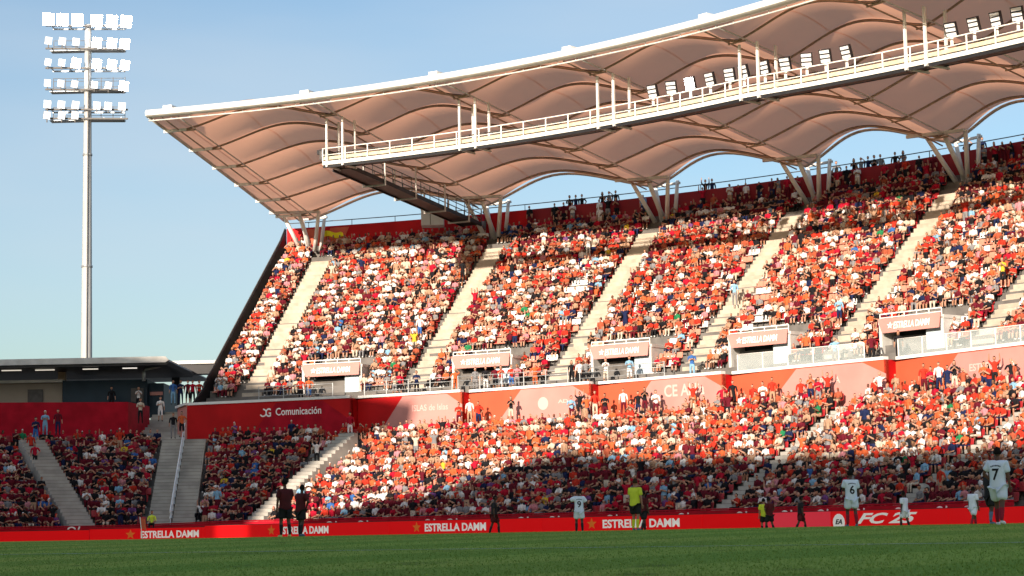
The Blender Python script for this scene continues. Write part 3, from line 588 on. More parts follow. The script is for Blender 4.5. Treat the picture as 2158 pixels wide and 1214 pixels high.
def mlamp(x, y, lit, tilt=0, s=1.):
    P = w_px(x, y, DP - 1.0); D = Vector((.25 + rnd.uniform(-.2, .2), -1, -.35)).normalized(); X = D.cross(ZUP).normalized(); Y = X.cross(D); X2 = X * math.cos(tilt) + Y * math.sin(tilt); Y2 = Y * math.cos(tilt) - X * math.sin(tilt)
    b = MB(); b.box(P - D * .1, X2 * .30 * s, Y2 * .33 * s, D * .08, M['dgrey']); b.bar(P - ZUP * .3, P - ZUP * .62, .08, .08, M['dgrey'], up=(0, 1, 0)); o = b.build('lamp_housing', mast)
    b = MB(); b.box(P, X2 * .30 * s, Y2 * .33 * s, D * .02, M['lamp'] if lit else M['lampoff']); 
    b.build('lamp_face', o)
for y, rl, dk in ((57, 0, 0), (105, 2, 1), (146, 0, 0), (191, 3, 1), (233, 0, 0), (252, 3, 1)): rack(y, rl, dk)
for x in (102, 132, 163, 204, 236, 266): mlamp(x, 43 + (x - 180) * .03, True, s=1.5)
for x, l in ((102, 0), (131, 0), (160, 0), (204, 1), (236, 1), (263, 1)): mlamp(x, 89 + (x - 180) * .04, l, .1, 1.25 if l else .95)
for x, l in ((101, 0), (130, 0), (160, 1), (204, 1), (236, 1), (263, 1)): mlamp(x, 134 + (x - 180) * .04, l, .12, 1.2 if l else .9)
for x, l in ((100, 0), (128, 0), (157, 0), (199, 0), (228, 0), (261, 1)): mlamp(x, 178 + (x - 180) * .04, l, .12, 1.2 if l else .9)
for x in (100, 129, 159, 204, 228, 257): mlamp(x, 222 + (x - 180) * .03, 0, .08, 1.0)
for x in (99, 130, 158): mlamp(x, 243, 0, .1, .95)
# ------------------------------------------------------------------ people
def skel(joints, bones, root=0, lvl=1):
    """one continuous body surface grown round a joint skeleton; returns verts, faces"""
    me = bpy.data.meshes.new('s'); me.from_pydata([j[0] for j in joints], bones, [])
    ob = bpy.data.objects.new('s', me); COL.objects.link(ob)
    bm = bmesh.new(); bm.from_mesh(me); ly = bm.verts.layers.skin.verify(); bm.verts.ensure_lookup_table()
    for i, v in enumerate(bm.verts):
        r = joints[i][1]; v[ly].radius = (r, r) if not isinstance(r, tuple) else r; v[ly].use_root = (i == root)
    bm.to_mesh(me); bm.free()
    ob.modifiers.new('k', 'SKIN').use_smooth_shade = True
    if lvl: ob.modifiers.new('u', 'SUBSURF').levels = lvl; ob.modifiers[-1].render_levels = lvl
    dg = bpy.context.evaluated_depsgraph_get(); m2 = bpy.data.meshes.new_from_object(ob.evaluated_get(dg))
    v = [tuple(x.co) for x in m2.vertices]; f = [tuple(p.vertices) for p in m2.polygons]
    bpy.data.objects.remove(ob); bpy.data.meshes.remove(m2); bpy.data.meshes.remove(me); return v, f
def segd(p, a, b):
    a, b = Vector(a), Vector(b); ab = b - a; t = max(0, min(1, (p - a).dot(ab) / max(ab.length_squared, 1e-9))); return (p - a - ab * t).length
SHIRT, SKIN, HAIR, LEGS, SHOE = range(5)
# arms: shoulder, elbow, hand offsets for the left side (mirrored); front is -Y
ARM = {'lap': ((.24, -.03, -.27), (.10, -.30, -.36)), 'fold': ((.25, -.04, -.25), (-.02, -.22, -.17)), 'clap': ((.24, -.14, -.22), (.03, -.34, -.05)), 'up': ((.28, -.03, .12), (.27, -.07, .42)),
       'spread': ((.42, -.02, -.12), (.60, -.08, -.18)), 'side': ((.25, .0, -.29), (.27, -.03, -.53)), 'hip': ((.34, .03, -.22), (.17, -.06, -.42)), 'head': ((.30, -.10, .04), (.10, -.12, .24)), 'knee': ((.22, -.16, -.24), (.13, -.42, -.34)), 'point': ((.2, -.25, -.03), (.15, -.5, .05))}
def figure(pose='sit', L='lap', R='lap', lean=0., twist=0., shorts=False, hair='short', lvl=1, female=False, step=.0):
    J = []; B = []; K = []                        # joints, bones, role per bone
    def j(p, r): J.append((p, r)); return len(J) - 1
    def bn(a, b, k): B.append((a, b)); K.append(k)
    h0 = .0 if pose == 'sit' else .46
    pz = .47 + h0
    sw = .17 if female else .195
    pe = j((0, .02, pz), (.15, .12)); wa = j((0, .03 - lean * .3, pz + .2), (.13 if not female else .11, .10)); ch = j((0, .02 - lean * .75, pz + .40), (.165 if not female else .14, .115)); nk = j((0, .0 - lean, pz + .53), .065)
    bn(pe, wa, SHIRT); bn(wa, ch, SHIRT); bn(ch, nk, SHIRT)
    hy = -.02 - lean * 1.15
    n2 = j((0, hy, pz + .60), .052); bn(nk, n2, SKIN)
    for sgn, nm in ((1, L), (-1, R)):
        e, hnd = ARM[nm]; base = Vector((sgn * sw, -lean * .9, pz + .48))
        s_ = j(tuple(base), .07 if not female else .055); bn(ch, s_, SHIRT)
        el = j((base.x + sgn * (e[0] - .195), base.y + e[1], base.z + e[2]), .05); bn(s_, el, SHIRT)
        hd = (base.x - sgn * .195 + sgn * hnd[0], base.y + hnd[1], base.z + hnd[2]); w_ = j(tuple(Vector(J[el][0]).lerp(Vector(hd), .82)), .034); bn(el, w_, SKIN)
        k_ = j(hd, (.045, .03)); bn(w_, k_, SKIN); fd = (Vector(hd) - Vector(J[el][0])).normalized(); f_ = j(tuple(Vector(hd) + fd * .09), .02); bn(k_, f_, SKIN)
    for sgn in (1, -1):
        if pose == 'sit':
            kn = j((sgn * .13, -.43, .50), .07); hp = j((sgn * .10, -.06, .48), .092); ft = (sgn * .13, -.45, .06); toe = (sgn * .15, -.60, .04)
        else:
            st = step * sgn; hp = j((sgn * .095, .02, pz - .05), .095); kn = j((sgn * .11, -.02 - st * .6, .49), .066); ft = (sgn * .12, .03 - st, .08 + (abs(st) * .25 if st < 0 else 0)); toe = (sgn * .14, -.12 - st, .04 + (0 if st >= 0 else abs(st) * .1))
        bn(pe, hp, LEGS); bn(hp, kn, LEGS)
        cf = j(tuple(Vector(J[kn][0]).lerp(Vector(ft), .35)), .055); bn(kn, cf, SKIN if shorts else LEGS); an = j(ft, .04); bn(cf, an, SKIN if shorts else LEGS); t_ = j(toe, .042); bn(an, t_, SHOE)
    v, f = skel(J, B, 0, lvl); roles = []
    for q in f:
        c = Vector((0, 0, 0)); [c.__iadd__(Vector(v[i])) for i in q]; c /= len(q)
        bi = min(range(len(B)), key=lambda i: segd(c, J[B[i][0]][0], J[B[i][1]][0]) - .4 * (J[B[i][0]][1] if not isinstance(J[B[i][0]][1], tuple) else J[B[i][0]][1][0])); roles.append(K[bi])
    # head: shaped sphere with nose and hair cap
    bm = bmesh.new(); bmesh.ops.create_icosphere(bm, subdivisions=2 if lvl else 1, radius=1); o = len(v); hc = Vector((0, hy - .01, pz + .725))
    tw = math.cos(twist), math.sin(twist)
    for x in bm.verts:
        p = x.co; q = Vector((p.x * .082, p.y * .1, p.z * .125)); 
        if p.z < 0: q.x *= 1 + p.z * .22; q.y *= 1 + p.z * .12
        if p.y < -.85 and -.45 < p.z < .1: q.y -= .018
        hr = p.z > .25 or (p.y > .05 and p.z > -.45); 
        if hair == 'long' and p.y > -.1 and p.z < .2: q *= 1.22; q.z -= .08
        if hair == 'cap' and p.z > .2: q *= 1.1
        if hair == 'cap' and p.z > .1 and p.y < -.7: q.y -= .06
        if hr and hair != 'bald': q *= 1.07
        q = Vector((q.x * tw[0] - q.y * tw[1], q.x * tw[1] + q.y * tw[0], q.z)); v.append(tuple(hc + q))
    for fc in bm.faces:
        c = fc.calc_center_median(); hr = (c.z > .35 and hair != 'bald') or (c.y > .05 and c.z > -.35 and hair != 'bald') or (hair == 'long' and c.y > -.25)
        f.append(tuple(o + x.index for x in fc.verts)); roles.append(HAIR if hr else SKIN)
    bm.free(); return np.array(v), f, np.array(roles)
SIT = [('lap', 'lap', 0, 0, 0, 'short', 0), ('fold', 'fold', .02, .3, 1, 'short', 0), ('clap', 'clap', .08, -.3, 0, 'short', 0), ('knee', 'knee', .2, .1, 1, 'cap', 0), ('lap', 'fold', .05, .6, 0, 'long', 1), ('head', 'lap', .05, -.2, 1, 'short', 0),
       ('lap', 'knee', .12, -.7, 1, 'bald', 0), ('up', 'lap', .0, .2, 0, 'short', 0), ('clap', 'fold', .1, .4, 1, 'long', 1), ('head', 'head', .02, 0, 0, 'cap', 0), ('up', 'up', -.03, 0, 0, 'short', 0), ('lap', 'lap', .1, .9, 1, 'cap', 0)]
STD = [('side', 'side', 0, 0, 0, 'short', 0, 0), ('hip', 'side', 0, .3, 1, 'short', 0, .06), ('fold', 'fold', 0, -.4, 0, 'cap', 0, 0), ('clap', 'clap', .04, 0, 1, 'long', 1, 0), ('up', 'up', 0, 0, 0, 'short', 0, 0), ('side', 'fold', 0, .8, 1, 'short', 0, .14), ('head', 'hip', 0, -.5, 1, 'bald', 0, 0), ('side', 'side', .04, .2, 0, 'long', 1, .2)]
def tmpl(cfg, pose, lvl): 
    return figure(pose, cfg[0], cfg[1], cfg[2], cfg[3], bool(cfg[4]), cfg[5], lvl, bool(cfg[6]), cfg[7] if len(cfg) > 7 else 0)
T_lo = [tmpl(c, 'sit', 0) for c in SIT] + [tmpl(c, 'stand', 0) for c in STD]
def tmesh(t, name):
    me = bpy.data.meshes.new(name); me.from_pydata(t[0].tolist(), [], t[1])
    for m in (CL['red'], SK[0], HR['dark'], CL['navy'], CL['white']): me.materials.append(m)
    me.polygons.foreach_set('material_index', t[2].astype(np.int32)); me.polygons.foreach_set('use_smooth', [True] * len(t[1])); me.update(); return me
T_hi = [tmesh(tmpl(c, 'sit', 1), 'person') for c in SIT] + [tmesh(tmpl(c, 'stand', 1), 'person') for c in STD]
def person(ti, P, ang, look, label, group, scale=1.):
    """look = shirt, skin, hair, legs, shoe materials"""
    o = link('person', T_hi[ti]); o.location = P; o.rotation_euler = (0, 0, ang); o.scale = (scale,) * 3
    for i, m in enumerate(look): o.material_slots[i].link = 'OBJECT'; o.material_slots[i].material = m
    return tag(o, label, 'person', group)
PAL_SUN_RED = [('red', 26), ('crimson', 6), ('orange', 15), ('rust', 14), ('maroon', 8), ('white', 15), ('cream', 7), ('tan', 6), ('black', 11), ('grey', 4), ('navy', 2.5), ('pink', 3), ('sky', 1.0), ('blue', .4), ('yellow', .3), ('green', .3)]  # extra orange and rust put sun warmth into the clothes
PAL_MIX = [('red', 13), ('crimson', 5), ('orange', 8), ('rust', 11), ('maroon', 9), ('white', 24), ('cream', 12), ('tan', 9), ('black', 11), ('grey', 5), ('navy', 3), ('pink', 7), ('sky', 1.4), ('blue', .4), ('yellow', .3), ('green', .3)]
PAL_SHADE = [('red', 6), ('crimson', 18), ('rust', 1), ('maroon', 34), ('white', 10), ('black', 28), ('grey', 5), ('navy', 7), ('pink', 3), ('sky', 3), ('blue', 3), ('yellow', .6), ('green', .5), ('purple', 2)]  # darker clothes put shade into the shaded blocks
def pick(p):
    t = rnd.random() * sum(w for _, w in p)
    for k, w_ in p:
        t -= w_
        if t <= 0: return k
    return p[0][0]
LEGC = ['black', 'navy', 'grey', 'cream', 'navy', 'maroon', 'black', 'maroon', 'black', 'tan']  # mostly dark trousers, to deepen the gaps between rows
# ------------------------------------------------------------------ seats: every place in both tiers
def seat_geo():
    b = MB(); m = M['seat']
    # shell: pan curving up into a back, with thickness
    pr = [(-.20, .40), (-.21, .43), (.10, .42), (.16, .46), (.21, .80), (.23, .83)]; th_ = [(.25, .82), (.19, .42), (.12, .38), (-.18, .38)]
    prof_ = pr + th_; n = len(prof_); vs = []; fs = []
    for x, k in ((-.215, 1), (-.17, 0), (.17, 0), (.215, 1)):
        for (y, z) in prof_: vs.append((x, y, z + (.02 if k and z < .5 else 0) - (.03 if k and z > .75 else 0)))
    for i in range(3):
        for q in range(n): fs.append((i * n + q, i * n + (q + 1) % n, (i + 1) * n + (q + 1) % n, (i + 1) * n + q))
    fs.append(tuple(range(n))[::-1]); fs.append(tuple(3 * n + k for k in range(n)))
    b.add(vs, fs, m, False); b.box((0, .12, .19), (.02, 0, 0), (0, .03, 0), (0, 0, .19), M['dgrey'])
    return b
M['seat'] = mat('seat_red', (.34, .015, .02), .45, spec=.4, var=.15, scale=2); M['seatf'] = mat('seat_faded', (.62, .24, .17), .5, var=.15, scale=2); M['seatw'] = mat('seat_white', (.76, .73, .70), .45, var=.06, scale=2)
sb = seat_geo(); SEATM = {}
for k in ('seat', 'seatf', 'seatw'):
    me = sb.mesh('seat'); me.materials[0] = M[k]; bm = bmesh.new(); bm.from_mesh(me); bmesh.ops.recalc_face_normals(bm, faces=bm.faces); bm.to_mesh(me); bm.free(); SEATM[k] = me
def instrip(P, p, q, hw):
    d = (q - p); L = d.length; d = d / L; v = P.xy - p; t = v.dot(d); return -1 < t < L + 1 and abs(v.x * d.y - v.y * d.x) < hw
PL = []      # dict per place: P, ang, tier, row, block key, occupied...
SHADEX = lambda x, y: (x < 700 and y > 870)
def place(P, ang, tier, row, blk, n):
    x, y = px(P + ZUP * .7)
    if x < -130 or x > 2290: return
    PL.append(dict(P=P, ang=ang, tier=tier, row=row, blk=blk, n=n, x=x, y=y, d=P.length))
BLKL = ['the leaning left stair', 'the double stair', 'the shade line stair', 'the narrow middle stair', 'the narrow right stair']
for r in range(ROWS):
    o_, z = lrow(r); o = o_ - .55; a = -58.; n = 0; last = None
    while a < 65:
        P = lo(a, o, z); rr = (RB - o) if a > A0 else (25 - o)
        bad = any(instrip(P, p, q, wd / 2 + .28) for p, q, wd in STL)
        # block = number of stairs whose side we have passed
        blk = 0
        for bi, (p, q, wd) in enumerate((STL[2], STL[0], STL[3], STL[4], STL[5])):
            d = q - p; v = P.xy - p
            if v.x * d.y - v.y * d.x > 0: blk = bi + 1
        if blk != last: n = 0; last = blk
        if r == 13 and a < 41: bad = True
        if not bad: n += 1; place(P, -math.radians(a), 'L', r, blk, n)
        a += math.degrees(.45 / rr)
for r in range(UR):
    rr, z = urow(r); rr += .38; a = AL + .35; n = 0; last = None
    while a < AR:
        hw = math.degrees((UW / 2 + .28) / rr); bad = any(abs(a - u) < hw for u in US)
        if r < 5 and any(abs(a - v) < math.degrees(2.55 / rr) for v in VO): bad = True
        if any(abs(a - (VB[k] + .0)) < .5 and r > UR - 2 for k in range(7)): bad = True
        blk = sum(a > u for u in US)
        if blk != last: n = 0; last = blk
        if bad and r >= UR - 2 and not any(abs(a - VB[k]) < .5 for k in range(7)): bad = False
        if not bad: n += 1; place(up(a, rr, z), -math.radians(a), 'U', r, blk, n)
        a += math.degrees(.45 / rr)
# people standing along the top aisle below the rim
a = 24.5
while a < AR:
    a += rnd.choice((.3, .4, .6, 1.2)); PP = up(a, 105.62, 22.47); x, y = px(PP)
    if x < 2290 and not any(abs(a - VB[k]) < .5 for k in range(7)): PL.append(dict(P=PP, ang=-math.radians(a), tier='U', row=99, blk=0, n=int(a * 10), x=x, y=y, d=PP.length))
# occupancy
def nz(x, y, s): return noise.noise(Vector((x * s, y * s, 3.3)))
for p in PL:
    x, y = p['x'], p['y']
    if p['tier'] == 'L': occ = .97 if x > 420 else .92
    elif x < 1000: occ = .97 if p['row'] > 5 else .90
    elif p['row'] > 17: occ = .90
    else: occ = .80 + .32 * nz(x, y, .016) * 2 - (.12 if p['row'] < 10 else 0)
    if x > 1500 and p['tier'] == 'U' and p['row'] < 18: occ += .06
    p['occ'] = rnd.random() < occ
    p['sm'] = 'seat'  # dark red beneath people adds to the gap shade
    if p['tier'] == 'U' and not p['occ']: p['sm'] = 'seatw' if nz(x, y * 2.2, .02) > .0 and x > 1000 and p['row'] < 19 else ('seatf' if p['row'] < 19 else 'seat')  # top rows in roof shade take the dark red seat
    elif p['tier'] == 'L' and not p['occ'] and x > 700: p['sm'] = 'seatf' if rnd.random() < .4 else 'seat'
    pal = PAL_SHADE if (p['tier'] == 'L' and (x < 640 or y > 985 + max(0, 1150 - x) * .12)) else (PAL_MIX if (p['tier'] == 'U' and x < 1060) else PAL_SUN_RED)  # clothing colours switch along the sun and shade edges
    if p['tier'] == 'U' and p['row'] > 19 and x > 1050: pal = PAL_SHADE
    if nz(x + 500, y, .02) > .25 and x < 1300 and pal is not PAL_SHADE: pal = PAL_MIX
    q_ = nz(x, y * 1.6, .035); f_ = 2.2 if q_ > .22 else .45 if q_ < -.2 else 1; pal = [(k_, w_ * (f_ if k_ in ('white', 'cream', 'tan') else 1 / f_ if k_ in ('red', 'orange') else 1)) for k_, w_ in pal]
    p['c'] = pick(pal); p['leg'] = rnd.choice(LEGC); sk = rnd.random(); p['sk'] = 0 if sk < .6 else 1 if sk < .88 else 2; p['hr'] = rnd.choice(['dark', 'dark', 'dark', 'brown', 'brown', 'fair', 'grey', 'white cap', 'red cap'])
    if p['row'] == 99: p['occ'] = True
    t = rnd.random() if p['row'] != 99 else .98; p['t'] = rnd.choice((0, 0, 1, 1, 3, 4, 4, 6, 6, 8, 2, 11, 11, 5 if rnd.random() < .5 else 0, 7 if rnd.random() < .4 else 3, 9 if rnd.random() < .4 else 1)) if t < .95 else (10 if t < .965 else 12 + rnd.randrange(5))
    if p['tier'] == 'L' and p['row'] == ROWS - 1 and x > 1000 and rnd.random() < .2: p['t'] = 12 + rnd.randrange(8)
ORD = 'front second third fourth fifth sixth seventh eighth ninth tenth eleventh twelfth thirteenth top'.split()
NUM = 'one two three four five six seven eight nine ten eleven twelve thirteen fourteen fifteen sixteen seventeen eighteen nineteen'.split(); TENS = 'x x twenty thirty forty fifty sixty seventy eighty ninety'.split()
def words(n): return NUM[n - 1] if n < 20 else TENS[n // 10] + ('' if n % 10 == 0 else '-' + NUM[n % 10 - 1]) if n < 100 else 'over ninety'
REF = ['the left frame edge', 'the leaning stair', 'the double stair', 'the shaded stair', 'the middle stair', 'the right stair']
def vis(p): return 5 < p['x'] < 2150
occ = sorted([p for p in PL if p['occ'] and vis(p)], key=lambda p: p['d']); ind = occ[:188]; indset = set(id(p) for p in ind)
for p in ind:
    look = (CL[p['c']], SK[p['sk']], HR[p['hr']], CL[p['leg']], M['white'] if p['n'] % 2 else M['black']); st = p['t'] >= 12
    hh = p['hr'] if 'cap' in p['hr'] else p['hr'] + ' hair'
    lab = f"{'standing ' if st else ''}fan in {p['c']} top, {hh}, {ORD[p['row']]} row, {words(p['n'])} seats right of {REF[p['blk']]}"
    j = rnd.uniform(-.06, .06); person(p['t'], p['P'] + Vector((j, -.02 - (.22 if st else 0), 0)), p['ang'] + rnd.uniform(-.25, .25), look, lab, 'spectators in the lower terrace', rnd.uniform(.90, 1.0))
emp = sorted([p for p in PL if not p['occ'] and vis(p)], key=lambda p: p['d']); inds = emp[:300]; sset = set(id(p) for p in inds)
REFU = ['the black wall', 'the first pale stair', 'the second pale stair', 'the third pale stair', 'the fourth pale stair', 'the fifth pale stair', 'the sixth pale stair']
def ordn(r): return ORD[r] if r < 13 else ['fourteenth', 'fifteenth', 'sixteenth', 'seventeenth', 'eighteenth', 'nineteenth', 'twentieth', 'twenty-first', 'twenty-second', 'twenty-third', 'top'][r - 13]
for p in inds:
    o = link('seat', SEATM[p['sm']]); o.location = p['P']; o.rotation_euler = (0, 0, p['ang']); c = {'seat': 'red', 'seatf': 'faded pink', 'seatw': 'white'}[p['sm']]
    t = 'lower' if p['tier'] == 'L' else 'upper'
    tag(o, f"empty {c} seat, {t} tier {ordn(p['row'])} row, {words(p['n'])} places right of {REF[p['blk']] if t == 'lower' else REFU[min(p['blk'], 6)]}", 'seat', 'empty seats in the stands')
def mass(name, parts, mats, label, cat, group=None):
    """parts: list of (verts Nx3, faces flat, loop starts, loop totals, mat idx)"""
    V = []; LI = []; LT = []; MI = []; o = 0
    for v, li, lt, mi in parts: V.append(v); LI.append(li + o); LT.append(lt); MI.append(mi); o += len(v)
    V = np.concatenate(V).astype(np.float32); LI = np.concatenate(LI).astype(np.int32); LT = np.concatenate(LT).astype(np.int32); MI = np.concatenate(MI).astype(np.int32)
    me = bpy.data.meshes.new(name); me.vertices.add(len(V)); me.vertices.foreach_set('co', V.ravel()); me.loops.add(len(LI)); me.loops.foreach_set('vertex_index', LI)
    me.polygons.add(len(LT)); st = np.concatenate([[0], np.cumsum(LT)[:-1]]).astype(np.int32); me.polygons.foreach_set('loop_start', st); me.polygons.foreach_set('loop_total', LT)
    for m in mats: me.materials.append(m)
    me.polygons.foreach_set('material_index', MI); me.polygons.foreach_set('use_smooth', np.ones(len(LT), bool)); me.update(calc_edges=True); me.validate()
    return tag(link(name, me), label, cat, group, 'stuff')
def rot(v, a, s=1.): c, n = math.cos(a), math.sin(a); return np.stack([v[:, 0] * c - v[:, 1] * n, v[:, 0] * n + v[:, 1] * c, v[:, 2]], 1) * s
FL = [(np.array([i for f in t[1] for i in f]), np.array([len(f) for f in t[1]])) for t in T_lo]
MATS = list(CL.values()) + SK + list(HR.values())[:4] + [M['white'], M['black']]; MI_ = {m.name: i for i, m in enumerate(MATS)}
for tier in 'UL':
    parts = []
    for p in PL:
        if p['tier'] != tier or not p['occ'] or id(p) in indset: continue
        t = T_lo[p['t']]; li, lt = FL[p['t']]; st = p['t'] >= 12
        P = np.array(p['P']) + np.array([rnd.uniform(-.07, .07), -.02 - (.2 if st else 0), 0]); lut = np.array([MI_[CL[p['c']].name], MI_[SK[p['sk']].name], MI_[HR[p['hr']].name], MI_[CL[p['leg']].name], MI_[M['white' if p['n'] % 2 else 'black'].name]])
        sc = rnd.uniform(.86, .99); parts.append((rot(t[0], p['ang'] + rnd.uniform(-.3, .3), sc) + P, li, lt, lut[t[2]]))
    mass('crowd', parts, MATS, 'dense crowd of spectators filling the upper tier under the roof' if tier == 'U' else 'dense crowd in red and white filling the rear rows of the lower terrace', 'crowd', 'crowds of spectators in the stands')
sme = SEATM['seat']; sv = np.array([v.co[:] for v in sme.vertices]); sf = [tuple(p.vertices) for p in sme.polygons]; smi = np.array([p.material_index for p in sme.polygons])
sli = np.array([i for f in sf for i in f]); slt = np.array([len(f) for f in sf]); SM = [M['seat'], M['seatf'], M['seatw'], M['dgrey']]; six = {'seat': 0, 'seatf': 1, 'seatw': 2}
parts = [(rot(sv, p['ang']) + np.array(p['P']), sli, slt, np.where(smi == 0, six[p['sm']], 3)) for p in PL if id(p) not in sset and p['row'] != 99]
mass('seat_rows', parts, SM, 'rows of red, pink and white seats under and between the spectators', 'seats')
# ------------------------------------------------------------------ standing people picked out in the photograph
def stand_at(x, y, z, rfun, ti, top, leg, lab, grp, sk=0, hr='dark', face=None, sc=1., shoe='black'):
    P = rfun(x, y); P.z = z; ang = -math.atan2(P.x, P.y) if face is None else face
    return person(ti, P, ang, (CL[top], SK[sk], HR[hr], CL[leg], CL[shoe]), lab, grp, sc)
rim = lambda x, y: cyl(x, y, 106.5)
RIMP = [(1200, 'black', 'leftmost silhouetted watcher on the rim'), (1213, 'navy', 'second silhouetted watcher on the rim, closely beside the leftmost'), (1226, 'black', 'third silhouetted watcher on the rim, right of a close pair'),
        (1269, 'black', 'left of the silhouetted trio on the rim left of the third column cluster'), (1283, 'grey', 'middle of the silhouetted trio on the rim near the third column cluster'), (1297, 'black', 'right of the silhouetted trio on the rim beside the third column cluster'),
        (1486, 'black', 'silhouetted watcher on the rim pointing out over the crowd'), (1500, 'navy', 'silhouetted watcher on the rim right of the pointing one'), (1762, 'grey', 'lone watcher in grey on the rim right of the fourth column cluster'),
        (1799, 'black', 'first silhouetted watcher of the long row on the rim'), (1814, 'grey', 'second silhouetted watcher of the long row on the rim'), (1829, 'navy', 'third silhouetted watcher of the long row on the rim'),
        (1842, 'black', 'fourth silhouetted watcher of the long row on the rim'), (1855, 'grey', 'fifth silhouetted watcher of the long row on the rim'), (1886, 'black', 'taller watcher near the right end of the row on the rim'),
        (1903, 'grey', 'last watcher at the right end of the long row on the rim'), (2040, 'black', 'left of the two watchers right of the last column cluster'), (2070, 'navy', 'right of the two watchers right of the last column cluster')]
for i, (x, c, lab) in enumerate(RIMP): stand_at(x, 480 - (x - 611) * .12, 23.1, rim, 12 + (2, 0, 1, 3, 6, 0)[i % 6] if i != 6 else 12 + 4, c, 'black', lab, 'watchers silhouetted on the stand rim', hr='dark')
# left passage and balcony
pt = lambda d: (lambda x, y: w_px(x, y, d))
def spot(x, yfoot, d, ti, top, leg, lab, grp=None, **k):
    P = w_px(x, yfoot, d); return stand_at(x, yfoot, P.z, lambda a, b: P.copy(), ti, top, leg, lab, grp, **k)
G1_ = 'people standing on the passage at the left end of the balcony'
for x, c, l, lab, t in ((365, 'blue', 'sky', 'man in pale blue jacket at the left end of the balcony group', 12), (381, 'navy', 'navy', 'figure in navy standing second in the balcony group', 14), (396, 'maroon', 'black', 'figure in dark red third in the balcony group', 13),
                     (406, 'crimson', 'black', 'slim figure in crimson between two others in the balcony group', 12), (420, 'red', 'black', 'figure in red at the right of the balcony group, arms out', 17)): spot(x, 853, 146.5, t, c, l, lab, G1_)
spot(338, 889, 143.2, 17, 'white', 'white', 'person in white shirt and shorts walking down the passage', None)
spot(365, 925, 138.6, 12, 'black', 'grey', 'person in dark jacket at the head of the double stair'); spot(383, 922, 138.6, 13, 'orange', 'black', 'person in orange jacket at the head of the double stair')
spot(296, 893, 141.6, 14, 'cream', 'black', 'person in cream top leaning at the end of the red corner wall'); spot(235, 866, 148.5, 12, 'black', 'black', 'figure in black before the navy building wall', hr='dark')
spot(292, 866, 148.3, 15, 'white', 'black', 'person in white before the right side of the navy wall')
spot(95, 921, 137.6, 14, 'sky', 'sky', 'person in pale blue with cap standing before the red corner wall', hr='white cap'); spot(122, 918, 137.8, 12, 'maroon', 'navy', 'person in dark red standing before the red corner wall')
spot(65, 968, 135.2, 12, 'red', 'maroon', 'person in red on the upper part of the leaning left stair'); spot(73, 990, 133.8, 13, 'crimson', 'black', 'person in crimson lower on the leaning left stair')
spot(75, 935, 136.8, 17, 'navy', 'blue', 'person bending in dark blue at the head of the leaning left stair')
spot(738, 925, 135.4, 12, 'crimson', 'white', 'person in red at the head of the shade line stair'); spot(668, 985, 132.8, 4 + 12, 'white', 'black', 'person in white vest raising both arms beside the shade line stair')
P = w_px(320, 1121, 126.6); person(0, P - ZUP * 0, .1, (M['hivis'], SK[1], HR['dark'], CL['black'], CL['black']), 'steward in lime hi-vis vest sitting below the double stair', None)
# balcony standing people (drinkers and stewards on the walkway)
G2 = 'people standing on the balcony walkway'; walk = lambda x, y: cyl(x, y, 89.2)
BW = [(634, 'red', 'black', 'person in red shirt left of the first doorway'), (651, 'orange', 'blue', 'person in orange top and jeans by the first doorway'), (832, 'cream', 'grey', 'person in cream top on the walkway below the second stair'), (842, 'crimson', 'black', 'person in crimson on the walkway below the second stair'),
      (878, 'navy', 'black', 'person in dark blue at the foot of the second pale stair'), (960, 'orange', 'orange', 'person in full orange left of the white bar front'), (1002, 'grey', 'grey', 'person in grey at the left of the drinkers'), (1024, 'black', 'white', 'person in black vest and white trousers among the drinkers'),
      (1044, 'maroon', 'black', 'person in dark red among the drinkers'), (1056, 'red', 'grey', 'person in red shirt among the drinkers'), (1078, 'red', 'blue', 'person in red shirt and jeans right among the drinkers'), (1090, 'pink', 'grey', 'person in pink at the right of the drinkers'),
      (1128, 'orange', 'orange', 'person in orange beside the drinkers'), (1205, 'black', 'black', 'person in black left of the third doorway'), (1222, 'white', 'black', 'person in white and black left of the third doorway'), (1235, 'grey', 'black', 'person in grey shirt left of the third doorway'),
      (1277, 'white', 'cream', 'person in white standing before the third doorway'), (1327, 'sky', 'white', 'person in pale blue coat right of the third doorway'), (1459, 'blue', 'sky', 'person in blue at the foot of the fourth pale stair'),
      (1760, 'sky', 'grey', 'person in pale blue at the foot of the fifth pale stair'), (1895, 'black', 'black', 'person in black behind the gap between the glass parapets'), (1838, 'maroon', 'black', 'person in dark red left of the rightmost glass parapet')]
for i, (x, c, l, lab) in enumerate(BW): stand_at(x, 845 - (x - 432) * .06, 9.0, walk, 12 + (0, 1, 3, 5, 2, 6, 7)[i % 7], c, l, lab, G2, sk=i % 3 // 2, hr=['dark', 'brown', 'dark', 'fair'][i % 4])
EXU = [(885, 720, 'white', 'blue', 'person in white shirt and blue shorts on the second pale stair'), (1549, 650, 'sky', 'grey', 'person in pale blue on the fourth pale stair'), (1240, 545, 'white', 'white', 'person in white standing high in the third block'), (1770, 690, 'sky', 'navy', 'person in pale blue low on the fifth pale stair'),
       (2115, 610, 'yellow', 'black', 'person in yellow standing near the sixth pale stair'), (975, 600, 'black', 'black', 'figure in black beside the upper part of the second stair')]
def tierhit(x, y):
    d = ray(x, y); lo_, hi_ = 80., 260.
    for _ in range(40):
        m = (lo_ + hi_) / 2; P = d * m; r = math.hypot(P.x - C1.x, P.y - C1.y); lo_, hi_ = (lo_, m) if P.z < 9.65 + (r - 90.2) * .84 else (m, hi_)
    return P
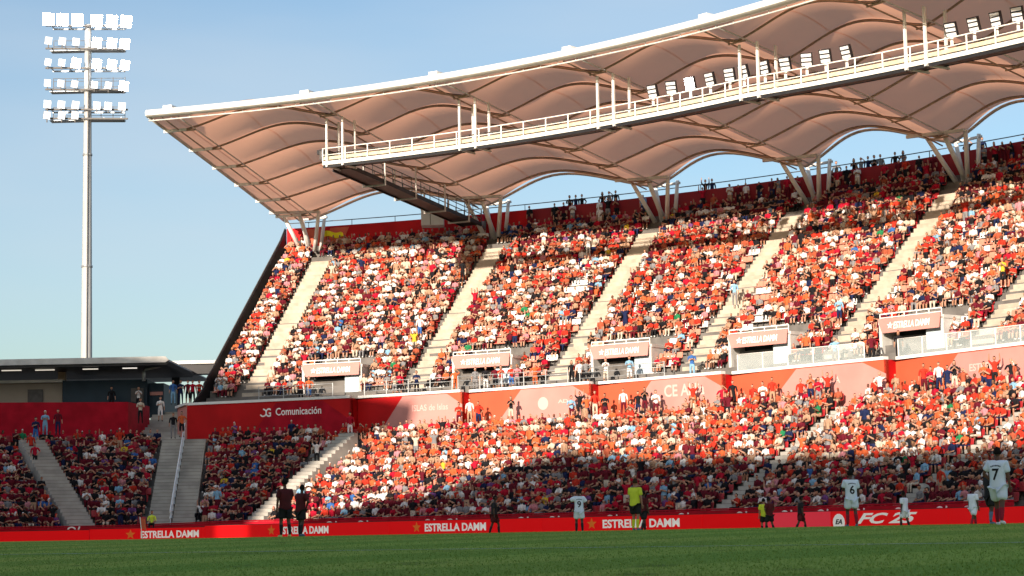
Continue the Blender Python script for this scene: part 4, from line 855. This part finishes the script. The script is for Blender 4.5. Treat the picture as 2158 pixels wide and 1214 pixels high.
for i, (x, y, c, l, lab) in enumerate(EXU): P = tierhit(x, y); person(12 + (1, 0, 2, 5, 3, 0)[i], P + ZUP * .1, -.4, (CL[c], SK[0], HR['dark'], CL[l], CL['white']), lab, None)
# standing along the back of the lower terrace
G3 = 'spectators standing against the balcony wall'; bk = lambda x, y: (lambda P: P)(cyl(x, y, RB - 1.15))
BKX = [(967, 'red', 'person in red standing where the red wall shape meets the orange'), (990, 'white', 'person in white beside the dark red wall shape'), (1008, 'red', 'person in red with folded arms against the red wall shape'), (1077, 'black', 'person in black against the orange wall left of the emblem'),
       (1204, 'sky', 'person in pale blue below the pale emblem wall'), (1222, 'black', 'person in black below the pale emblem wall'), (1237, 'orange', 'person in orange below the pale emblem wall'), (1254, 'red', 'person in red below the pale emblem wall'), (1275, 'black', 'person in black where the pink wall meets the dark return'),
       (1314, 'white', 'person in white raising arms left of the big pale letters'), (1345, 'black', 'first of two people in black before the orange wall'), (1359, 'black', 'second of two people in black before the orange wall'), (1382, 'white', 'person in white shirt before the orange wall'),
       (1461, 'red', 'person in red before the big pale letters'), (1523, 'crimson', 'person in crimson right of the big pale letters'), (1545, 'black', 'person in black and red at the right of the pale letters'), (1608, 'white', 'person in white by the dark return right of the letters'), (1628, 'red', 'person in red by the dark return right of the letters'),
       (1688, 'red', 'person in bright red before the fourth orange wall'), (1709, 'orange', 'left of an orange pair before the orange wall'), (1725, 'crimson', 'right of a pair before the orange wall'), (1745, 'red', 'person in red beside the pale inlay'), (1855, 'white', 'person in white at the pale return panel'),
       (1948, 'red', 'first of five standing people before the rightmost orange wall'), (1963, 'crimson', 'second of five standing people before the rightmost orange wall'), (1980, 'white', 'third of five, in white, before the rightmost orange wall'), (1998, 'navy', 'fourth of five, in navy, before the rightmost orange wall'),
       (2013, 'black', 'fifth of five, in black, before the rightmost orange wall'), (2075, 'orange', 'person in orange near the right end of the balcony wall'), (2098, 'red', 'big person in red near the right end of the balcony wall'), (2133, 'black', 'person in black raising an arm at the right frame edge')]
for i, (x, c, lab) in enumerate(BKX): stand_at(x, 870 - max(0, x - 967) * .05, 6.5 + .22 * (i % 2), bk, 12 + (2, 0, 1, 3, 5, 4, 6, 0)[i % 8], c, rnd.choice(LEGC), lab, G3, sk=(i * 7) % 3 // 2, hr=['dark', 'brown'][i % 2])
# ------------------------------------------------------------------ flags and the corner flag
f = thing('yellow_banner', 'crumpled yellow cloth banner held at the top of the first pale stair', 'banner', tierhit(706, 506)); P = tierhit(708, 507)
b = MB(); b.grid([[P + Vector((-1.0 + .25 * i, -.25 + .1 * math.sin(i * 1.7 + j), .25 + .14 * j + .10 * math.sin(i * 1.1))) for i in range(9)] for j in range(4)], M['yellow']); b.build('cloth', f)
cf = thing('corner_flag', 'leaning corner flag with orange cloth at the left of the touchline', 'flag', w_px(302, 1134, 118)); P0 = w_px(301, 1134, 118); P0.z = gxy(P0.x, P0.y); b = MB(); P1 = w_px(295, 1090, 118); b.tube([P0, P1], .025, M['white'], 6); b.build('pole', cf)
b = MB(); b.grid([[P0.lerp(P1, .55 + .11 * j) + Vector((.03 + .09 * i, .03 * math.sin(i * 2), -.04 * i)) for i in range(4)] for j in range(5)], M['orange']); b.build('cloth', cf)
# ------------------------------------------------------------------ players, referees (detailed)
PM = dict(wkit=mat('kit_white', (.80, .86, .95), .8, var=.06, scale=6), bkit=mat('kit_black', (.016, .015, .018), .75, var=.3, scale=6), rkit=mat('kit_dark_red', (.10, .010, .012), .8, var=.3, scale=5), ykit=mat('kit_yellow', (.72, .80, .05), .8, var=.08, scale=5),
          rsock=mat('sock_red', (.30, .015, .03), .85), ysock=mat('sock_yellow', (.72, .74, .04), .85), boot=mat('boot_white', (.75, .76, .78), .4), booty=mat('boot_lime', (.75, .72, .25), .4), bootb=mat('boot_blue', (.10, .16, .25), .4))
def player(x, dist, lab, face, shirt, shorts, sock, boot, skin, L='hip', R='hip', step=.1, num=None, hgt=1.8, lean=0., hair='dark', headturn=0., sockh=.36):
    P = w_px(x, 1110, dist); P.z = gxy(P.x, P.y) - .015; k = hgt / 1.8
    t = thing('person', lab, 'person', P); t.rotation_euler = (0, 0, face); t.scale = (k, k, k)
    pz = .95; sh = {}
    J = []; B = []
    def j(p, r): J.append((tuple(p), r)); return len(J) - 1
    def bn(a, b): B.append((a, b))
    pe = j((0, .02, pz), (.145, .11)); wa = j((0, .02 - lean * .3, pz + .19), (.12, .09)); ch = j((0, .02 - lean * .75, pz + .38), (.155, .11)); nk = j((0, -lean, pz + .52), .062); n2 = j((0, -.015 - lean * 1.1, pz + .60), .055)
    bn(pe, wa); bn(wa, ch); bn(ch, nk); bn(nk, n2)
    hy = -.02 - lean * 1.15; head = j((0, hy, pz + .66), .06); bn(n2, head)
    arms = []; legs = []
    for sg, nm in ((1, L), (-1, R)):
        e, hd = ARM[nm]; base = Vector((sg * .185, -lean * .9, pz + .475)); s_ = j(base, .066); bn(ch, s_); E_ = Vector((base.x + sg * (e[0] - .195), base.y + e[1], base.z + e[2])); el = j(E_, .045); bn(s_, el)
        H = Vector((base.x - sg * .195 + sg * hd[0], base.y + hd[1], base.z + hd[2])); fd = (H - E_).normalized(); w_ = j(H - fd * .04, .028); mid = j(E_.lerp(H, .35), .042); bn(el, mid); bn(mid, w_)
        palm = j(H + fd * .04, (.040, .018)); bn(w_, palm); side = fd.cross(Vector((0, 1, 0)) if abs(fd.y) < .8 else Vector((1, 0, 0))).normalized(); nrm = side.cross(fd)
        for q, (off, ln) in enumerate(((-.03, .055), (-.010, .070), (.010, .075), (.03, .068))):
            r_ = j(H + fd * .075 + side * off, .0105); bn(palm, r_); m_ = j(H + fd * (.075 + ln * .5) + side * off + nrm * .008 * sg, .0095); bn(r_, m_); e_ = j(H + fd * (.075 + ln * .9) + side * off + nrm * .028 * sg, .008); bn(m_, e_)
        th1 = j(H + fd * .03 - side * .05, .012); bn(palm, th1); th2 = j(H + fd * .068 - side * .066, .009); bn(th1, th2)
        arms.append((base, E_, H))
    for sg in (1, -1):
        st = step * sg; hp = Vector((sg * .095, .02, pz - .05)); kn = Vector((sg * .11, -.03 - st * .65, .50)); an = Vector((sg * .12, .03 - st, .085 + max(0, -st) * .15)); toe = Vector((sg * .145, -.13 - st, .04))
        a = j(hp, .093); b_ = j(kn, .058); c = j(kn.lerp(an, .33) + Vector((0, .015, 0)), .058); d = j(an, .036); e = j(toe, .034); bn(pe, a); bn(a, b_); bn(b_, c); bn(c, d); bn(d, e); legs.append((hp, kn, an, toe))
    v, f = skel(J, B, 0, 2); bd_ = MB(); bd_.add(v, f, skin, True)
    # head with brow, nose, chin, ears; turned on the neck
    bm = bmesh.new(); bmesh.ops.create_uvsphere(bm, u_segments=20, v_segments=16, radius=1); hc = Vector((0, hy - .012, pz + .735)); ca, sa = math.cos(headturn), math.sin(headturn); hv = []; hairv = []
    for x_ in bm.verts:
        p = x_.co.copy(); q = Vector((p.x * .078, p.y * .098, p.z * .122))
        if p.z < 0: q.x *= 1 + p.z * .28; q.y *= 1 + p.z * .10
        if p.y < -.6 and abs(p.x) < .25 and -.4 < p.z < .1: q.y -= .024 * (1 - abs(p.x) / .25)
        if p.y < -.6 and .05 < p.z < .3 and .15 < abs(p.x) < .5: q.y += .008
        if abs(p.x) > .93 and abs(p.z) < .3: q.x *= 1.16
        q = Vector((q.x * ca - q.y * sa, q.x * sa + q.y * ca, q.z)); hv.append(hc + q); 
    hf = [tuple(z.index for z in fc.verts) for fc in bm.faces]; bd_.add(hv, hf, skin, True)
    for sx in (-.03, .03):
        q = Vector((sx, -.091, .012)); q = Vector((q.x * ca - q.y * sa, q.x * sa + q.y * ca, q.z)); bd_.box(hc + q, (.011, 0, 0), (0, .006, 0), (0, 0, .006), M['black'])
    q = Vector((0, -.088, -.062)); q = Vector((q.x * ca - q.y * sa, q.x * sa + q.y * ca, q.z)); bd_.box(hc + q, (.02, 0, 0), (0, .006, 0), (0, 0, .004), M['dred'])
    bo = link('body', bd_.mesh('body')); bo.parent = t
    hb = MB(); keep = [fc for fc in bm.faces if (fc.calc_center_median().z > .45 or (fc.calc_center_median().y > .0 and fc.calc_center_median().z > -.45))]
    hb.add([hc + (p - hc) * 1.09 + Vector((0, .002, .004)) for p in hv], [tuple(z.index for z in fc.verts) for fc in keep], HR[hair], True); bm.free(); o = link('hair', hb.mesh('hair')); o.parent = t
    def cloth(name, JJ, BB, m, lvl=2, root=0):
        v, f = skel(JJ, BB, root, lvl); c = MB(); c.add(v, f, m, True); o = link(name, c.mesh(name)); o.parent = t; return o, v
    JJ = [((0, .02, pz - .15), (.225, .175)), ((0, .02, pz - .02), (.215, .165)), ((0, .02 - lean * .3, pz + .14), (.195, .15)), ((0, .02 - lean * .6, pz + .32), (.215, .155)), ((0, .0 - lean * .9, pz + .47), (.15, .105)), ((0, -lean, pz + .545), .078)]; BB = [(0, 1), (1, 2), (2, 3), (3, 4), (4, 5)]
    for s_, E_, H in arms: i0 = len(JJ); JJ += [(tuple(s_), .10), (tuple(s_.lerp(E_, .78)), .09)]; BB += [(4, i0), (i0, i0 + 1)]
    so_, sv_ = cloth('shirt', JJ, BB, shirt)
    JJ = [((0, .02, pz + .02), (.185, .145))]; BB = []
    for hp, kn, an, toe in legs: i0 = len(JJ); JJ += [(tuple(hp - Vector((0, 0, .03))), .128), (tuple(hp.lerp(kn, .5)), .135), (tuple(hp.lerp(kn, .84)), .132)]; BB += [(0, i0), (i0, i0 + 1), (i0 + 1, i0 + 2)]
    cloth('shorts', JJ, BB, shorts)
    for hp, kn, an, toe in legs:
        cloth('sock', [(tuple(kn.lerp(an, .12)), .062), (tuple(kn.lerp(an, .38) + Vector((0, .015, 0))), .066), (tuple(an), .046)], [(0, 1), (1, 2)], sock)
        cloth('boot', [(tuple(an + Vector((0, .035, -.035))), .048), (tuple(an + Vector((0, -.05, -.035))), .05), (tuple(toe + Vector((0, -.02, .0))), .04)], [(0, 1), (1, 2)], boot)
    if num:
        # number laid on the back of the shirt
        bm = bmesh.new(); from mathutils.bvhtree import BVHTree; fs_ = [tuple(p.vertices) for p in so_.data.polygons]; bv = BVHTree.FromPolygons([Vector(q) for q in sv_], fs_); bm.free()
        tb = MB(); text_into(tb, num, Vector((0, 0, 0)), Vector((1, 0, 0)), ZUP, .16 if len(num) == 1 else .28, .27, M['black'], bold=.02)
        nb = MB(); 
        for i, q in enumerate(tb.v):
            o_ = Vector((-q[0] * -1, .6, pz + .09 + q[2])); hit = bv.ray_cast(Vector((-o_.x, .6, o_.z)), Vector((0, -1, 0))); y_ = hit[0].y if hit[0] else .16; nb.v.append((-o_.x, y_ + .008 + (.004 if q[1] < -.005 else 0), o_.z))
        nb.f = tb.f; nb.mi = tb.mi; nb.mats = tb.mats; nb.sm = tb.sm; o = link('shirt_number', nb.mesh('shirt_number')); o.parent = t
        nm = MB(); 
        for q in range(7):
            a_ = (q - 3) * .035; hit = bv.ray_cast(Vector((a_, .6, pz + .43 - a_ * a_ * 2)), Vector((0, -1, 0)))
            if hit[0]: nm.box(hit[0] + Vector((0, .006, 0)), (.012, 0, 0), (0, .003, 0), (0, 0, .016), M['navy'])
        o = link('name_lettering', nm.mesh('name_lettering')); o.parent = t
    return t
BACK = math.pi
W_, K_ = PM['wkit'], PM['bkit']
def dd(h, H=1.8): return H * F_PX / h
player(1796, dd(119), 'player in white kit and red socks with number six on the back', BACK + .12, W_, W_, PM['rsock'], PM['bootb'], SK[3], 'fold', 'side', .10, '6', hair='dark')
player(2108, dd(163), 'largest nearest player in white kit turned away at the right edge', BACK - .55, W_, W_, PM['rsock'], PM['boot'], SK[2], 'hip', 'side', .22, '7', hair='dark', headturn=.2)
player(1221, dd(92), 'player in white kit with number nine on the back and dark socks', BACK + .05, W_, W_, K_, PM['boot'], SK[3], 'spread', 'hip', .07, '9', lean=.0)
player(1907, 89, 'small player in plain white kit walking left of the seated white group', BACK + .9, W_, W_, K_, PM['boot'], SK[3], 'side', 'side', .16, hgt=1.7)
player(2053, 84.5, 'white kit player with red socks striding left of the largest player', 2.2, W_, W_, PM['rsock'], PM['boot'], SK[3], 'side', 'side', .30, hgt=1.72)
player(1340, dd(109), 'referee in yellow shirt, black shorts and yellow socks standing upright', 2.5, PM['ykit'], K_, PM['ysock'], PM['bootb'], SK[1], 'fold', 'side', .05, hair='brown')
player(1357, dd(88, 1.8), 'dark kit player half hidden behind the referee', 2.3, PM['rkit'], K_, K_, PM['boot'], SK[3], 'side', 'side', .22)
player(601, dd(122), 'taller dark kit player with pale boots, left of the near pair', BACK + .5, PM['rkit'], K_, K_, PM['booty'], SK[2], 'side', 'fold', .06)
player(634, dd(108), 'shorter dark kit player leaning on the other of the near pair', BACK - .6, PM['rkit'], K_, K_, PM['bootb'], SK[3], 'point', 'hip', .10, lean=.05)
player(1043, dd(83), 'lone dark kit player walking between the middle boards', 1.4, K_, PM['rkit'], K_, K_, SK[3], 'side', 'side', .20)
player(1611, 97, 'small official in yellow shirt standing behind a dark red player', BACK + .2, PM['ykit'], K_, K_, PM['boot'], SK[1], 'side', 'side', .05, hgt=1.66)
player(1622, 96, 'dark red player overlapping the small yellow official', BACK + .7, PM['rkit'], K_, K_, PM['boot'], SK[2], 'hip', 'hip', .16, hgt=1.68)
player(1689, 94, 'dark kit player striding alone right of the small official', 1.7, K_, PM['rkit'], K_, K_, SK[3], 'side', 'side', .30, hgt=1.66)
player(2090, dd(120, 1.8), 'dark kit player half hidden left of the largest white player', 2.0, K_, K_, PM['bootb'], PM['bootb'], SK[3], 'side', 'side', .1)

# ------------------------------------------------------------------ grass blades on the near half of the pitch
rs = np.random.RandomState(5); N = 90000
d_ = 17 + 50 * rs.rand(N) ** 1.25; an = (rs.rand(N) - .5) * .56; X_ = np.sin(an) * d_; Y_ = np.cos(an) * d_
sN = (X_ - BA.x) * BN.x + (Y_ - BA.y) * BN.y; Z_ = -.5 + .36 * np.maximum(0, 1 - ((sN + 38) / 36) ** 2)
h_ = (.012 + .012 * rs.rand(N)) * np.where(np.abs(sN + 62.5) < .12, .15, 1); w_ = .006 + .006 * rs.rand(N); th_ = rs.rand(N) * 6.283; lx, ly = (rs.rand(N) - .5) * .03, (rs.rand(N) - .5) * .03
V = np.stack([np.stack([X_ - np.cos(th_) * w_, Y_ - np.sin(th_) * w_, Z_ - .004], 1), np.stack([X_ + np.cos(th_) * w_, Y_ + np.sin(th_) * w_, Z_ - .004], 1), np.stack([X_ + lx, Y_ + ly, Z_ + h_], 1)], 1).reshape(-1, 3)
GM = [mat('blade_green', (.27, .39, .085), .8, spec=.1), mat('blade_pale', (.29, .40, .095), .8, spec=.1), mat('blade_dark', (.21, .32, .065), .8, spec=.1)]
mass('grass', [(V, np.arange(3 * N), np.full(N, 3), rs.choice([0, 0, 1, 2], N))], GM, 'short mown grass blades on the near half of the pitch', 'grass')
